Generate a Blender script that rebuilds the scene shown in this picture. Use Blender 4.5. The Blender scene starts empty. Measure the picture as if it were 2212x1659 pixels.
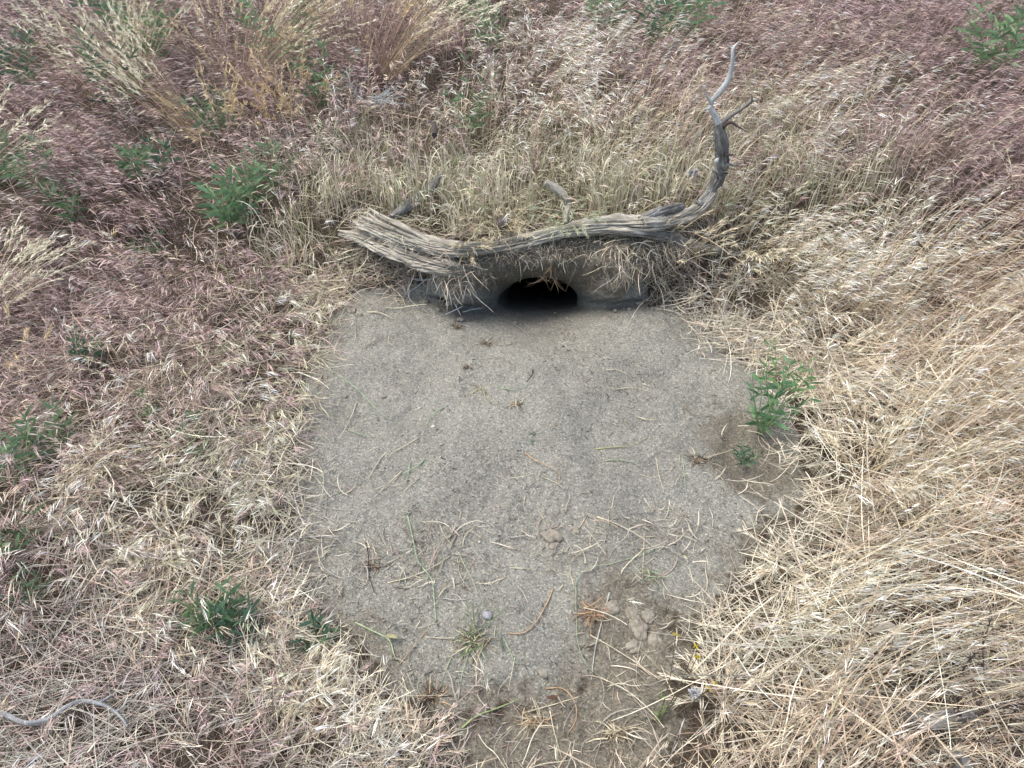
import bpy, math
import numpy as np
from mathutils import Vector
S = bpy.context.scene
rng = np.random.default_rng(7)
R = math.radians

# ------------------------------------------------------------------ camera
CAM_Z, PITCH, FPX = 1.5, 45.0, 1598.0          # FPX: focal length in pixels of a 2212 px wide picture
cam = bpy.data.objects.new('camera', bpy.data.cameras.new('camera'))
S.collection.objects.link(cam); S.camera = cam
cam.location = (0, 0, CAM_Z); cam.rotation_euler = (R(90 - PITCH), 0, 0)
cam.data.sensor_width = 36; cam.data.lens = 36 * FPX / 2212
cam.data.clip_start = 0.02; cam.data.clip_end = 300

# ------------------------------------------------------------------ world and sun (soft overcast daylight)
SUN_EL, SUN_AZ = 66, 285
w = bpy.data.worlds.new('World'); S.world = w; w.use_nodes = True
nt = w.node_tree; bg = nt.nodes['Background']
sky = nt.nodes.new('ShaderNodeTexSky'); sky.sky_type = 'NISHITA'; sky.sun_disc = False
sky.sun_elevation = R(SUN_EL); sky.sun_rotation = R(SUN_AZ); sky.dust_density = 4; sky.air_density = 1.0; sky.ozone_density = 0.6
nt.links.new(sky.outputs[0], bg.inputs[0]); bg.inputs[1].default_value = 0.145
sl = bpy.data.lights.new('sun', 'SUN'); sl.energy = 1.15; sl.angle = R(30); sl.color = (.99, .985, .93)
sun = bpy.data.objects.new('sun', sl); S.collection.objects.link(sun)
az = R(SUN_AZ); el = R(SUN_EL)
sd = Vector((math.sin(az) * math.cos(el), math.cos(az) * math.cos(el), math.sin(el)))
sun.rotation_euler = (-sd).to_track_quat('-Z', 'Y').to_euler()
S.view_settings.view_transform = 'Standard'; S.view_settings.look = 'None'
S.view_settings.exposure = 1.03; S.view_settings.gamma = 1; S.view_settings.use_curve_mapping = False

# ------------------------------------------------------------------ numeric helpers
def hashv(ix, iy, seed):
    n = (ix.astype(np.int64) * 374761393 + iy.astype(np.int64) * 668265263 + seed * 974711) & 0xffffffff
    n = ((n ^ (n >> 13)) * 1274126177) & 0xffffffff
    return ((n ^ (n >> 16)) & 0xffff) / 65535.0
def vnoise(x, y, seed=0):
    x = np.asarray(x, float); y = np.asarray(y, float)
    ix = np.floor(x); iy = np.floor(y); fx = x - ix; fy = y - iy
    fx = fx * fx * (3 - 2 * fx); fy = fy * fy * (3 - 2 * fy)
    a = hashv(ix, iy, seed); b = hashv(ix + 1, iy, seed); c = hashv(ix, iy + 1, seed); d = hashv(ix + 1, iy + 1, seed)
    return (a * (1 - fx) + b * fx) * (1 - fy) + (c * (1 - fx) + d * fx) * fy * 1.0
def fbm(x, y, oct=4, seed=0, gain=.5):
    s = 0; a = 1; t = 0
    for k in range(oct):
        s = s + a * (vnoise(x * 2**k, y * 2**k, seed + k * 17) - .5); t += a; a *= gain
    return s / t * 2
def sst(a, b, x):
    t = np.clip((x - a) / (b - a), 0, 1); return t * t * (3 - 2 * t)
def lin(c):
    c = np.asarray(c, float) / 255.0
    return np.where(c <= .04045, c / 12.92, ((c + .055) / 1.055) ** 2.4)
def nrm(v): return v / (np.linalg.norm(v, axis=-1, keepdims=True) + 1e-9)

# ------------------------------------------------------------------ terrain shape
XH = 0.085                                       # burrow centre
def YB(x):   return 1.88 + .03 * np.exp(-((x - XH) / .15)**2) - .07 * np.exp(-((x - XH + .25) / .075)**2) - .055 * np.exp(-((x - XH - .25) / .08)**2) + .10 * sst(.45, .8, np.abs(x - XH))
def RUN(x):  return .05 + .30 * sst(.3, .75, np.abs(x - XH))
def sandbump(x, y):
    m = .050 * np.exp(-(((x - .1) / .5)**2 + ((y - 1.35) / .38)**2))
    m = m - .085 * np.exp(-(((x - XH) / .17)**2 + ((y - 1.90) / .21)**2))
    m = m + .02 * np.exp(-(((x - .42) / .14)**2 + ((y - 1.72) / .12)**2)) + .015 * np.exp(-(((x + .38) / .12)**2 + ((y - 1.78) / .10)**2))
    return m
def low_z(x, y):
    z = sandbump(x, y) + .035 * fbm(x * 1.7 + 3, y * 1.7, 3, 5) * sst(.4, 2.5, np.abs(x) + np.abs(y - 1.3))
    win = np.exp(-(((x - .1) / .72)**4 + ((y - 1.22) / .72)**4))
    th = np.arctan2(x - XH, 2.15 - y); r = np.hypot(x - XH, 2.15 - y)
    z = z + win * (.016 * fbm(th * 6 + .5 + .6 * fbm(x * 3, y * 3, 2, 60), r * 1.8, 3, 59) * sst(.3, .6, r) + .010 * fbm(x * 7, y * 7, 3, 58))
    z = z + .008 * fbm(x * 9, y * 9, 4, 9)
    return z
def high_z(x, y):
    return .20 - .06 * sst(.5, 1.3, np.abs(x - XH)) + .015 * (y - 2) + .06 * fbm(x * 1.2, y * 1.2, 3, 31) + .008 * fbm(x * 12, y * 12, 3, 8)
def ground_z(x, y):
    x = np.asarray(x, float); y = np.asarray(y, float)
    t = np.clip((y - YB(x)) / RUN(x), 0, 1); t = t * t * (3 - 2 * t)
    return low_z(x, np.minimum(y, YB(x))) * (1 - t) + high_z(x, np.maximum(y, YB(x) + RUN(x))) * t

sp, cp = math.sin(R(PITCH)), math.cos(R(PITCH))
def ray(px, py):
    a = (px - 1106) / FPX; b = (829.5 - py) / FPX
    return np.array([a, cp + b * sp, -sp + b * cp])
def at(px, py, lift=0.0):
    """point of the ground (plus lift) seen at a picture position (2212 px scale)"""
    d = ray(px, py); t = np.arange(.5, 6.5, .005)
    p = np.array([0, 0, CAM_Z]) + d * t[:, None]
    hit = p[:, 2] <= ground_z(p[:, 0], p[:, 1]) + lift
    return p[np.argmax(hit)].copy()
def at_z(px, py, z):
    d = ray(px, py); return np.array([0, 0, CAM_Z]) + d * ((z - CAM_Z) / d[2])
def at_y(px, py, y):
    d = ray(px, py); return np.array([0, 0, CAM_Z]) + d * (y / d[1])
def proj(P):
    x = P[..., 0]; y = P[..., 1]; z = P[..., 2] - CAM_Z
    dep = y * cp - z * sp; up = y * sp + z * cp
    dep = np.maximum(dep, .05)
    return 1106 + x / dep * FPX, 829.5 - up / dep * FPX, dep

SANDPX = [(770,628),(712,700),(688,770),(668,850),(642,940),(634,1050),(642,1150),(668,1235),(722,1330),(780,1380),(812,1440),
          (850,1500),(960,1510),(1075,1500),(1160,1515),(1250,1500),(1262,1400),(1265,1290),(1330,1240),(1400,1300),(1500,1320),(1600,1235),(1640,1150),(1725,1060),
          (1722,960),(1700,840),(1625,790),(1545,745),(1500,690),(1430,655),(1330,650),(1300,665),(1160,650),(1010,660),(940,650),(870,630)]
SAND = np.array([at(*p)[:2] for p in SANDPX])
BAREPX = [(650,1180),(640,1250),(720,1400),(800,1480),(860,1560),(990,1640),(1010,1700),(1380,1700),(1420,1560),(1450,1440),(1520,1340),(1640,1240),(1740,1150),(1760,1000),(1500,1100),(1000,1200)]
BARE = np.array([at(*p)[:2] for p in BAREPX])
def poly_sd(x, y, P):
    """signed distance to polygon, negative inside"""
    x = np.asarray(x, float).ravel(); y = np.asarray(y, float).ravel()
    n = len(P); d = np.full(x.shape, 1e9); ins = np.zeros(x.shape, bool)
    for i in range(n):
        a = P[i]; b = P[(i + 1) % n]; e = b - a
        t = np.clip(((x - a[0]) * e[0] + (y - a[1]) * e[1]) / (e @ e), 0, 1)
        d = np.minimum(d, np.hypot(x - a[0] - t * e[0], y - a[1] - t * e[1]))
        c = ((a[1] > y) != (b[1] > y)) & (x < (b[0] - a[0]) * (y - a[1]) / (b[1] - a[1] + 1e-12) + a[0])
        ins ^= c
    return np.where(ins, -d, d)

# ------------------------------------------------------------------ object helpers
def tag(o, label=None, cat=None, group=None, kind=None):
    if label: o['label'] = label
    if cat: o['category'] = cat
    if group: o['group'] = group
    if kind: o['kind'] = kind
    return o
def empty(name, loc, label, cat, group=None):
    o = bpy.data.objects.new(name, None); S.collection.objects.link(o); o.location = [float(v) for v in loc]
    o.empty_display_size = .05
    return tag(o, label, cat, group)
def mesh_obj(name, V, F, mats, parent=None, col=None, uv=None, smooth=False, origin=None):
    V = np.asarray(V, np.float32).reshape(-1, 3); F = np.asarray(F, np.int32).reshape(-1, 4)
    if parent is not None: V = V - np.array(parent.location, np.float32)
    elif origin is not None: V = V - np.asarray(origin, np.float32)
    me = bpy.data.meshes.new(name)
    me.vertices.add(len(V)); me.vertices.foreach_set('co', V.ravel())
    tri = F[:, 2] == F[:, 3]
    if tri.any():
        lens = np.where(tri, 3, 4); idx = F.ravel()[np.stack([np.ones_like(tri)] * 3 + [~tri], 1).ravel()]
    else: lens = np.full(len(F), 4); idx = F.ravel()
    me.loops.add(len(idx)); me.loops.foreach_set('vertex_index', idx)
    me.polygons.add(len(F)); me.polygons.foreach_set('loop_start', np.concatenate([[0], np.cumsum(lens)[:-1]]).astype(np.int32))
    if smooth: me.polygons.foreach_set('use_smooth', np.ones(len(F), bool))
    me.update(calc_edges=True)
    if col is not None:
        a = me.attributes.new('Col', 'FLOAT_COLOR', 'POINT')
        c = np.ones((len(V), 4), np.float32); c[:, :3] = np.asarray(col).reshape(-1, 3); a.data.foreach_set('color', c.ravel())
    if uv is not None:
        a = me.attributes.new('Grain', 'FLOAT_VECTOR', 'POINT')
        a.data.foreach_set('vector', np.asarray(uv, np.float32).ravel())
    me.materials.append(mats)
    o = bpy.data.objects.new(name, me); S.collection.objects.link(o)
    if parent is not None: o.parent = parent
    elif origin is not None: o.location = [float(v) for v in origin]
    return o
class Soup:
    def __init__(s): s.V = []; s.F = []; s.C = []; s.n = 0
    def add(s, V, F, C):
        V = V.reshape(-1, 3); s.V.append(V.astype(np.float32)); s.F.append(F.reshape(-1, 4) + s.n); s.C.append(C.reshape(-1, 3).astype(np.float32)); s.n += len(V)
    def build(s, name, mat, parent=None, origin=None, smooth=False):
        return mesh_obj(name, np.concatenate(s.V), np.concatenate(s.F), mat, parent, np.concatenate(s.C), origin=origin, smooth=smooth)
def ribbons(soup, P, D, L, W, K, prof, c0, c1, bend=(0, 0, 0), curl=0., side=None, g=None, late=0):
    """N flat blades; returns the centre line points and directions"""
    g = g or rng
    N = len(P); P = P.astype(float).copy(); d = nrm(D.astype(float)); L = np.broadcast_to(L, (N,)); W = np.broadcast_to(W, (N,))
    bend = np.broadcast_to(bend, (N, 3)); curl = np.broadcast_to(curl, (N,))
    pts = [P.copy()]; ds = [d.copy()]
    wander = nrm(g.normal(size=(N, 3)))
    for k in range(K):
        P = P + d * (L / K)[:, None]
        wander = nrm(wander + .7 * g.normal(size=(N, 3)))
        bm_ = (late + 1) * ((k + 1) / K)**late if late else 1.0
        d = nrm(d + bend * bm_ / K + wander * (curl / K)[:, None])
        pts.append(P.copy()); ds.append(d.copy())
    pts = np.stack(pts, 1); ds = np.stack(ds, 1)
    if side is None: side = g.normal(size=(N, 3)) + np.array([.6, 0, 0])
    sd = nrm(np.cross(ds, np.cross(side[:, None, :], ds)))
    hw = (W[:, None] * prof[None, :] * .5)[..., None]
    V = np.stack([pts - sd * hw, pts + sd * hw], 2)               # N,K+1,2,3
    t = np.linspace(0, 1, K + 1)[None, :, None, None]
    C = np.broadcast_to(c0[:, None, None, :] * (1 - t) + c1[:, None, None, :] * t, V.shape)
    b = (np.arange(N) * (K + 1) * 2)[:, None] + (np.arange(K) * 2)[None, :]
    F = np.stack([b, b + 1, b + 3, b + 2], -1)
    soup.add(V, F, C.copy())
    return pts, ds
def tube(path, rad, nseg=10, jag=0, groove=0, seed=1, flat=None, up=(0, 0, 1), step=None, knots=0, close=True):
    """swept woody limb: path Nx3, radius per point (or pair width/height)"""
    path = np.asarray(path, float); rad = np.asarray(rad, float)
    if rad.ndim == 1: rad = np.stack([rad, rad], 1)
    seg = np.linalg.norm(np.diff(path, axis=0), axis=1); s = np.concatenate([[0], np.cumsum(seg)])
    step = step or max(s[-1] / 60, .003)
    M = max(int(s[-1] / step), 3); t = np.linspace(0, s[-1], M + 1)
    def catmull(A):
        out = np.empty((M + 1, A.shape[1]))
        T = np.gradient(A, s, axis=0)
        i = np.clip(np.searchsorted(s, t, side='right') - 1, 0, len(s) - 2); h = (s[i + 1] - s[i]); u = ((t - s[i]) / h)[:, None]; h = h[:, None]
        return (2*u**3 - 3*u**2 + 1) * A[i] + (u**3 - 2*u**2 + u) * h * T[i] + (-2*u**3 + 3*u**2) * A[i+1] + (u**3 - u**2) * h * T[i+1]
    C = catmull(path); Rr = np.stack([np.interp(t, s, rad[:, 0]), np.interp(t, s, rad[:, 1])], 1)
    T = nrm(np.gradient(C, axis=0)); up = np.asarray(up, float)
    A = nrm(np.cross(T, up)); B = nrm(np.cross(A, T))
    th = np.linspace(0, 2 * np.pi, nseg, endpoint=False)[None, :]; tt = t[:, None]
    cs, sn = np.cos(th), np.sin(th)
    g = 1.0
    if groove:
        q = th / (2 * np.pi) * nseg * .0
        tw = tt * 2.0
        n1 = sum(np.abs(fbm(10 + cs * f + tw * .15, tt * 9 + sn * f * 1.0, 2, seed + j)) * a for j, (f, a) in enumerate(((3.5, .6), (8, .4))))
        n2 = fbm(5 + (th + tw * .3) * 5.5 + 0 * tt, tt * 6 + 0 * th, 3, seed + 5)
        n2 = n2 * np.minimum(1, np.minimum(th, 2 * np.pi - th) * 2)
        g = 1 - groove * (np.clip(.5 - n1 * 1.6, 0, .6) + .55 * np.abs(n2)) + groove * .35 * fbm(cs * 1.3 + 3, tt * 14 + sn * 1.3, 3, seed + 9)
    if groove > .5:
        gg = np.random.default_rng(seed * 7 + 1)
        for c_ in range(int(7 + nseg / 10)):
            t0 = gg.uniform(0, 2 * np.pi); wdt = gg.uniform(.035, .10); dp = gg.uniform(.10, .34); L0 = gg.uniform(0, s[-1]); Ls_ = gg.uniform(.15, .5) * s[-1]
            cen = t0 + .5 * fbm(tt * 7 + c_ * 3, 0 * tt, 3, seed + c_) + tt * .8
            dd_ = (th - cen + np.pi) % (2 * np.pi) - np.pi
            g = g - dp * np.exp(-(dd_ / wdt)**2) * np.exp(-((tt - L0) / Ls_)**4)
    if knots: g = g * (1 + knots * fbm(tt * 30 + 0 * th, cs * .8 + 0 * tt, 2, seed + 20))
    V = C[:, None, :] + A[:, None, :] * (cs * Rr[:, :1] * g)[..., None] + B[:, None, :] * (sn * Rr[:, 1:] * g)[..., None]
    if jag:
        j = jag * (np.abs(fbm(th * 4 + seed, 0 * th, 3, seed + 3)) * 2.2 + .2 * np.sin(th * 3))
        je = sst(s[-1] * .0 + s[-1] - .12, s[-1], tt)
        V = V - T[:, None, :] * (j * je)[..., None]
        if np.ndim(jag) == 0: pass
    n, m = V.shape[:2]
    i = np.arange(n - 1)[:, None]; k = np.arange(m)[None, :]; k2 = (k + 1) % m
    F = np.stack([i * m + k, i * m + k2, (i + 1) * m + k2, (i + 1) * m + k], -1).reshape(-1, 4)
    uv = np.stack(np.broadcast_arrays(cs * Rr[:, :1] , sn * Rr[:, :1], tt), -1).reshape(-1, 3)
    V = V.reshape(-1, 3)
    caps = []
    for row, sg in ((0, 1), (n - 1, -1)):
        c = V[row * m:(row + 1) * m].mean(0) - sg * (T[row] * -.3 * Rr[row].mean()); V = np.vstack([V, c]); uv = np.vstack([uv, [0, 0, tt[row, 0]]])
        ci = len(V) - 1
        for a in range(m):
            b = (a + 1) % m
            caps.append([row * m + b, row * m + a, ci, ci] if sg > 0 else [row * m + a, row * m + b, ci, ci])
    return V, np.vstack([F, np.array(caps)]), uv

# ------------------------------------------------------------------ materials
def newmat(name):
    m = bpy.data.materials.new(name); m.use_nodes = True; n = m.node_tree.nodes; b = n['Principled BSDF']
    b.inputs['Roughness'].default_value = .85; b.inputs['Specular IOR Level'].default_value = .25
    return m, m.node_tree, b
def N(t, typ, **kw):
    n = t.nodes.new(typ)
    for k, v in kw.items():
        if k in n.inputs: n.inputs[k].default_value = v
        else: setattr(n, k, v)
    return n
def ramp(t, fac, stops):
    r = t.nodes.new('ShaderNodeValToRGB'); e = r.color_ramp.elements
    while len(e) < len(stops): e.new(.5)
    for x, (p, c) in zip(e, stops): x.position = p; x.color = (*[float(v) for v in c], 1)
    t.links.new(fac, r.inputs[0]); return r.outputs[0]
def mix(t, fac, a, b, mode='MIX'):
    m = t.nodes.new('ShaderNodeMix'); m.data_type = 'RGBA'; m.blend_type = mode
    for sock, v in ((m.inputs[0], fac), (m.inputs[6], a), (m.inputs[7], b)):
        if isinstance(v, bpy.types.NodeSocket): t.links.new(v, sock)
        elif isinstance(v, (int, float)): sock.default_value = v
        else: sock.default_value = (*[float(q) for q in v], 1)
    return m.outputs[2]
def mat_blade(name, trans=.3, spec=.2, scale=60):
    m, t, b = newmat(name)
    a = N(t, 'ShaderNodeAttribute', attribute_name='Col')
    tc = N(t, 'ShaderNodeNewGeometry'); no = N(t, 'ShaderNodeTexNoise', Scale=scale, Detail=2.0)
    t.links.new(tc.outputs['Position'], no.inputs['Vector'])
    v = ramp(t, no.outputs['Fac'], [(.3, (.72, .72, .72)), (.7, (1.2, 1.2, 1.2))])
    c = mix(t, 1.0, a.outputs['Color'], v, 'MULTIPLY')
    t.links.new(c, b.inputs['Base Color']); b.inputs['Roughness'].default_value = .6; b.inputs['Specular IOR Level'].default_value = spec
    tr = N(t, 'ShaderNodeBsdfTranslucent'); t.links.new(c, tr.inputs['Color'])
    mx = N(t, 'ShaderNodeMixShader'); mx.inputs[0].default_value = trans
    t.links.new(b.outputs[0], mx.inputs[1]); t.links.new(tr.outputs[0], mx.inputs[2])
    t.links.new(mx.outputs[0], t.nodes['Material Output'].inputs['Surface'])
    return m
M_grass = mat_blade('dry_grass_blade', .16)
M_leaf = mat_blade('green_leaf', .25, .35, 90)
def mat_soil():
    m, t, b = newmat('sandy_soil')
    a = N(t, 'ShaderNodeAttribute', attribute_name='Col')        # r: sandiness, g: moist soil
    sep = N(t, 'ShaderNodeSeparateColor'); t.links.new(a.outputs['Color'], sep.inputs[0])
    g = N(t, 'ShaderNodeNewGeometry'); P = g.outputs['Position']
    def noise(sc, det=4., rough=.6):
        n = N(t, 'ShaderNodeTexNoise', Scale=sc, Detail=det, Roughness=rough); t.links.new(P, n.inputs['Vector']); return n.outputs['Fac']
    fine = noise(520, 3, .75); mid = noise(160, 5, .7); big = noise(7, 4, .6)
    sand = ramp(t, fine, [(.30, lin((78, 78, 72))), (.45, lin((124, 123, 114))), (.58, lin((142, 142, 133))), (.70, lin((215, 211, 200)))])
    sand = mix(t, .30, sand, ramp(t, mid, [(.32, lin((98, 95, 86))), (.62, lin((158, 156, 144)))]))
    sand = mix(t, .16, sand, ramp(t, big, [(.40, lin((104, 100, 93))), (.60, lin((164, 161, 150)))]))
    moist = ramp(t, mid, [(.3, lin((84, 77, 66))), (.7, lin((130, 121, 105)))])
    moist = mix(t, .3, moist, sand)
    vg = N(t, 'ShaderNodeTexVoronoi', Scale=300.); t.links.new(P, vg.inputs['Vector']); sc_ = N(t, 'ShaderNodeSeparateColor'); t.links.new(vg.outputs['Color'], sc_.inputs[0])
    grain = ramp(t, sc_.outputs[0], [(0, (.55, .55, .55)), (.14, (.82, .82, .82)), (.5, (.99, .99, .98)), (.82, (1.12, 1.12, 1.11)), (1, (1.6, 1.6, 1.56))])
    sand = mix(t, 1., sand, grain, 'MULTIPLY'); moist = mix(t, 1., moist, grain, 'MULTIPLY')
    duff = ramp(t, noise(220, 5, .75), [(.3, lin((40, 35, 29))), (.5, lin((74, 66, 56))), (.7, lin((116, 104, 88)))])
    # ragged edges between the kinds of ground
    e = N(t, 'ShaderNodeMath', operation='MULTIPLY_ADD'); t.links.new(noise(30, 5, .7), e.inputs[0]); e.inputs[1].default_value = 1.1
    t.links.new(sep.outputs[0], e.inputs[2]); f = ramp(t, e.outputs[0], [(.85, (0, 0, 0)), (1.25, (1, 1, 1))])
    e2 = N(t, 'ShaderNodeMath', operation='MULTIPLY_ADD'); t.links.new(noise(22, 5, .7), e2.inputs[0]); e2.inputs[1].default_value = 1.2
    t.links.new(sep.outputs[1], e2.inputs[2]); f2 = ramp(t, e2.outputs[0], [(.75, (0, 0, 0)), (1.35, (1, 1, 1))])
    c = mix(t, f, duff, mix(t, f2, sand, moist))
    vo = N(t, 'ShaderNodeTexVoronoi', Scale=520.); t.links.new(P, vo.inputs['Vector'])
    dk = ramp(t, vo.outputs['Distance'], [(.0, (.35, .32, .3)), (.13, (.5, .48, .45)), (.2, (1, 1, 1))])
    c = mix(t, .5, c, mix(t, 1., c, dk, 'MULTIPLY'))
    t.links.new(c, b.inputs['Base Color']); b.inputs['Roughness'].default_value = .95; b.inputs['Specular IOR Level'].default_value = .1
    h = N(t, 'ShaderNodeMath', operation='MULTIPLY_ADD'); t.links.new(fine, h.inputs[0]); h.inputs[1].default_value = .35; t.links.new(mid, h.inputs[2])
    bp = N(t, 'ShaderNodeBump', Strength=.9, Distance=.006); t.links.new(h.outputs[0], bp.inputs['Height']); t.links.new(bp.outputs[0], b.inputs['Normal'])
    return m
M_soil = mat_soil()
def mat_wood(name, base, pale, dark, lichen=0.):
    m, t, b = newmat(name)
    a = N(t, 'ShaderNodeAttribute', attribute_name='Grain')
    mp = N(t, 'ShaderNodeMapping'); mp.inputs['Scale'].default_value = (1, 1, .07); t.links.new(a.outputs['Vector'], mp.inputs[0])
    n1 = N(t, 'ShaderNodeTexNoise', Scale=260., Detail=6., Roughness=.75); t.links.new(mp.outputs[0], n1.inputs['Vector'])
    n2 = N(t, 'ShaderNodeTexNoise', Scale=14., Detail=4.); t.links.new(a.outputs['Vector'], n2.inputs['Vector'])
    c = ramp(t, n1.outputs['Fac'], [(.34, dark), (.44, base), (.54, base), (.66, pale)])
    c = mix(t, ramp(t, n2.outputs['Fac'], [(.4, (0, 0, 0)), (.65, (.75, .75, .75))]), c, mix(t, .65, c, pale))
    n3 = N(t, 'ShaderNodeTexNoise', Scale=70., Detail=6., Roughness=.75); t.links.new(a.outputs['Vector'], n3.inputs['Vector'])
    c = mix(t, ramp(t, n3.outputs['Fac'], [(.60 - lichen, (0, 0, 0)), (.66 - lichen, (.7, .7, .7))]), c, lin((176, 182, 178)))
    c = mix(t, ramp(t, n3.outputs['Fac'], [(.30, (.8, .8, .8)), (.37, (0, 0, 0))]), c, dark)
    t.links.new(c, b.inputs['Base Color'])
    bp = N(t, 'ShaderNodeBump', Strength=.8, Distance=.003); t.links.new(n1.outputs['Fac'], bp.inputs['Height']); t.links.new(bp.outputs[0], b.inputs['Normal'])
    return m
M_wood = mat_wood('weathered_wood', lin((144, 138, 124)), lin((204, 200, 186)), lin((52, 47, 41)))
M_wood2 = mat_wood('lichened_grey_wood', lin((104, 101, 95)), lin((165, 165, 160)), lin((52, 48, 44)), .04)
M_bone = mat_wood('bleached_wood', lin((165, 168, 165)), lin((205, 210, 208)), lin((85, 82, 76)), .03)
M_bone2 = mat_wood('greyed_branch_wood', lin((128, 130, 130)), lin((182, 186, 186)), lin((60, 57, 53)), .03)
M_dark = mat_wood('dark_bark', lin((72, 64, 60)), lin((105, 98, 92)), lin((38, 33, 30)))
def mat_plain(name, c, c2, scale=80, rough=.8):
    m, t, b = newmat(name)
    g = N(t, 'ShaderNodeTexCoord'); n = N(t, 'ShaderNodeTexNoise', Scale=float(scale), Detail=5.); t.links.new(g.outputs['Object'], n.inputs['Vector'])
    t.links.new(ramp(t, n.outputs['Fac'], [(.35, c), (.65, c2)]), b.inputs['Base Color']); b.inputs['Roughness'].default_value = rough
    bp = N(t, 'ShaderNodeBump', Strength=.5, Distance=.002); t.links.new(n.outputs['Fac'], bp.inputs['Height']); t.links.new(bp.outputs[0], b.inputs['Normal'])
    return m

# ------------------------------------------------------------------ ground: one sheet pushed into the burrow, split by kind
def build_ground():
    st = .0045
    def spread(lo, hi, out, n, fine):
        a = np.arange(lo, hi + 1e-6, fine)
        q = np.linspace(0, 1, n + 1)[1:]; k = 5.5
        e = (np.exp(k * q) - 1) / (math.exp(k) - 1)
        return np.concatenate([(lo - (lo + out) * e)[::-1], a, hi + (out - hi) * e])
    xs = spread(-.85, 1.05, 30, 60, st)
    ya = np.arange(.42, 1.88, st)
    q = np.linspace(0, 1, 40)[1:]; e = (np.exp(5 * q) - 1) / (math.exp(5) - 1)
    y1 = np.concatenate([(.42 - 20 * e)[::-1], ya])
    y3 = np.concatenate([np.arange(1.88, 2.4, st * 1.5), 2.4 + (np.exp(6 * np.linspace(0, 1, 110)) - 1) / (math.exp(6) - 1) * 28])
    NT = 46; ts = (np.arange(NT) + .5) / NT
    X1, Y1 = np.meshgrid(xs, y1); sh = (YB(X1) - 1.88) * np.exp(-((Y1 - 1.88) / .3)**2); Yw = Y1 + sh
    A1 = np.stack([X1, Yw, low_z(X1, Yw)], -1); s1 = Yw - YB(X1)
    X2, T2 = np.meshgrid(xs, ts); wn = np.exp(-((X2 - XH) / .42)**4)
    te = T2 * T2 * (3 - 2 * T2)
    za = low_z(X2, YB(X2)); zb = high_z(X2, YB(X2) + RUN(X2))
    tz = wn * T2 + (1 - wn) * te
    lump = wn * (.040 * fbm(X2 * 12, T2 * 2.6, 3, 77) + .020 * fbm(X2 * 36, T2 * 7, 4, 79))
    yy = YB(X2) + RUN(X2) * T2 - (.045 * np.exp(-((X2 - XH) / .2)**4) - .03 * sst(.2, .4, np.abs(X2 - XH)) * (1 - T2)) * wn * np.sin(np.pi * T2**1.4) - lump * np.sin(np.pi * T2)**.7
    A2 = np.stack([X2, yy, za * (1 - tz) + zb * tz], -1); s2 = T2 * .21
    X3, Y3 = np.meshgrid(xs, y3); Yw = Y3 + (YB(X3) + RUN(X3) - 1.88) * np.exp(-(Y3 - 1.88) / .8)
    A3 = np.stack([X3, Yw, high_z(X3, Yw)], -1); s3 = .21 + Yw - YB(X3) - RUN(X3)
    P = np.concatenate([A1, A2, A3]); s = np.concatenate([s1, s2, s3])
    # push the burrow in
    aw, bh, s0 = .140, .094, .010
    dx = (P[..., 0] - XH - .0) / aw; dz = (s - s0) / bh
    dz = np.where(dz < 0, dz * bh / .040, dz)
    ph = np.arctan2(dz, dx); d = np.hypot(dx, dz) * (1 + .05 * np.sin(3 * ph + 1) + .05 * np.sin(5 * ph) + .16 * fbm(np.cos(ph) * 3 + 7, np.sin(ph) * 3, 3, 90) * (dz > 0))
    yb = float(YB(XH)); C = np.array([XH, yb + .03, float(low_z(XH, yb)) + .012])
    Dn = nrm(np.array([.10, 1, -.62])); U = nrm(np.array([0, .30, 1.0]))
    depth = np.where(d < 1, .065 + 1.5 * np.clip((1 - d) / .8, 0, 1)**1.25, .065)
    rr = np.where(d < .22, d / .22, 1.0) * (1 + .12 * np.clip(1 - d, 0, 1))
    rough = 1 + .12 * fbm(np.cos(ph) * 2.5 + 3, np.sin(ph) * 2.5 + d * 5, 3, 91) * np.where(d < 1, 1, 0)
    tgt = C + np.stack([np.cos(ph) * aw * rr * rough, 0 * ph, 0 * ph], -1) + U * (np.sin(ph) * np.where(dz < 0, .030, bh) * rr * rough)[..., None] + Dn * depth[..., None]
    lim = np.where(np.sin(ph) > .25, 1.75, np.where(np.sin(ph) < 0, 2.6, 1.75 + .85 * (1 - np.clip(np.sin(ph) / .25, 0, 1))))
    wgt = np.where(d < 1, 1, (1 - sst(1, 1, d) if False else 1 - sst(0, 1, (d - 1) / (lim - 1))))[..., None]
    P = P * (1 - wgt) + tgt * wgt
    n, m = P.shape[:2]
    i = np.arange(n - 1)[:, None]; k = np.arange(m - 1)[None, :]
    F = np.stack([i * m + k, i * m + k + 1, (i + 1) * m + k + 1, (i + 1) * m + k], -1).reshape(-1, 4)
    V = P.reshape(-1, 3); x, y = V[:, 0], V[:, 1]
    sd_ = np.full(len(V), 9.); bd_ = np.full(len(V), 9.)
    near = (np.abs(x) < 1.6) & (y > .2) & (y < 2.9)
    sd_[near] = poly_sd(x[near], y[near], SAND) + .035 * fbm(x[near] * 7, y[near] * 7, 4, 44); bd_[near] = poly_sd(x[near], y[near], BARE) + .06 * fbm(x[near] * 6, y[near] * 6, 4, 45)
    nface = ((s.ravel() > -.02) & (s.ravel() < .24) & (np.abs(x - XH) < .5)) * (1 - sst(.22, .42, np.abs(x - XH) + .06 * fbm(x * 9, y * 9, 3, 4)))
    sandy = np.clip(.5 - sd_ / .10, 0, 1); sandy = np.maximum(sandy, nface * (.78 - .6 * sst(.10, .20, s.ravel()))); sandy[(d.ravel() < 2.0) & (s.ravel() < .1)] = 1
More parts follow.
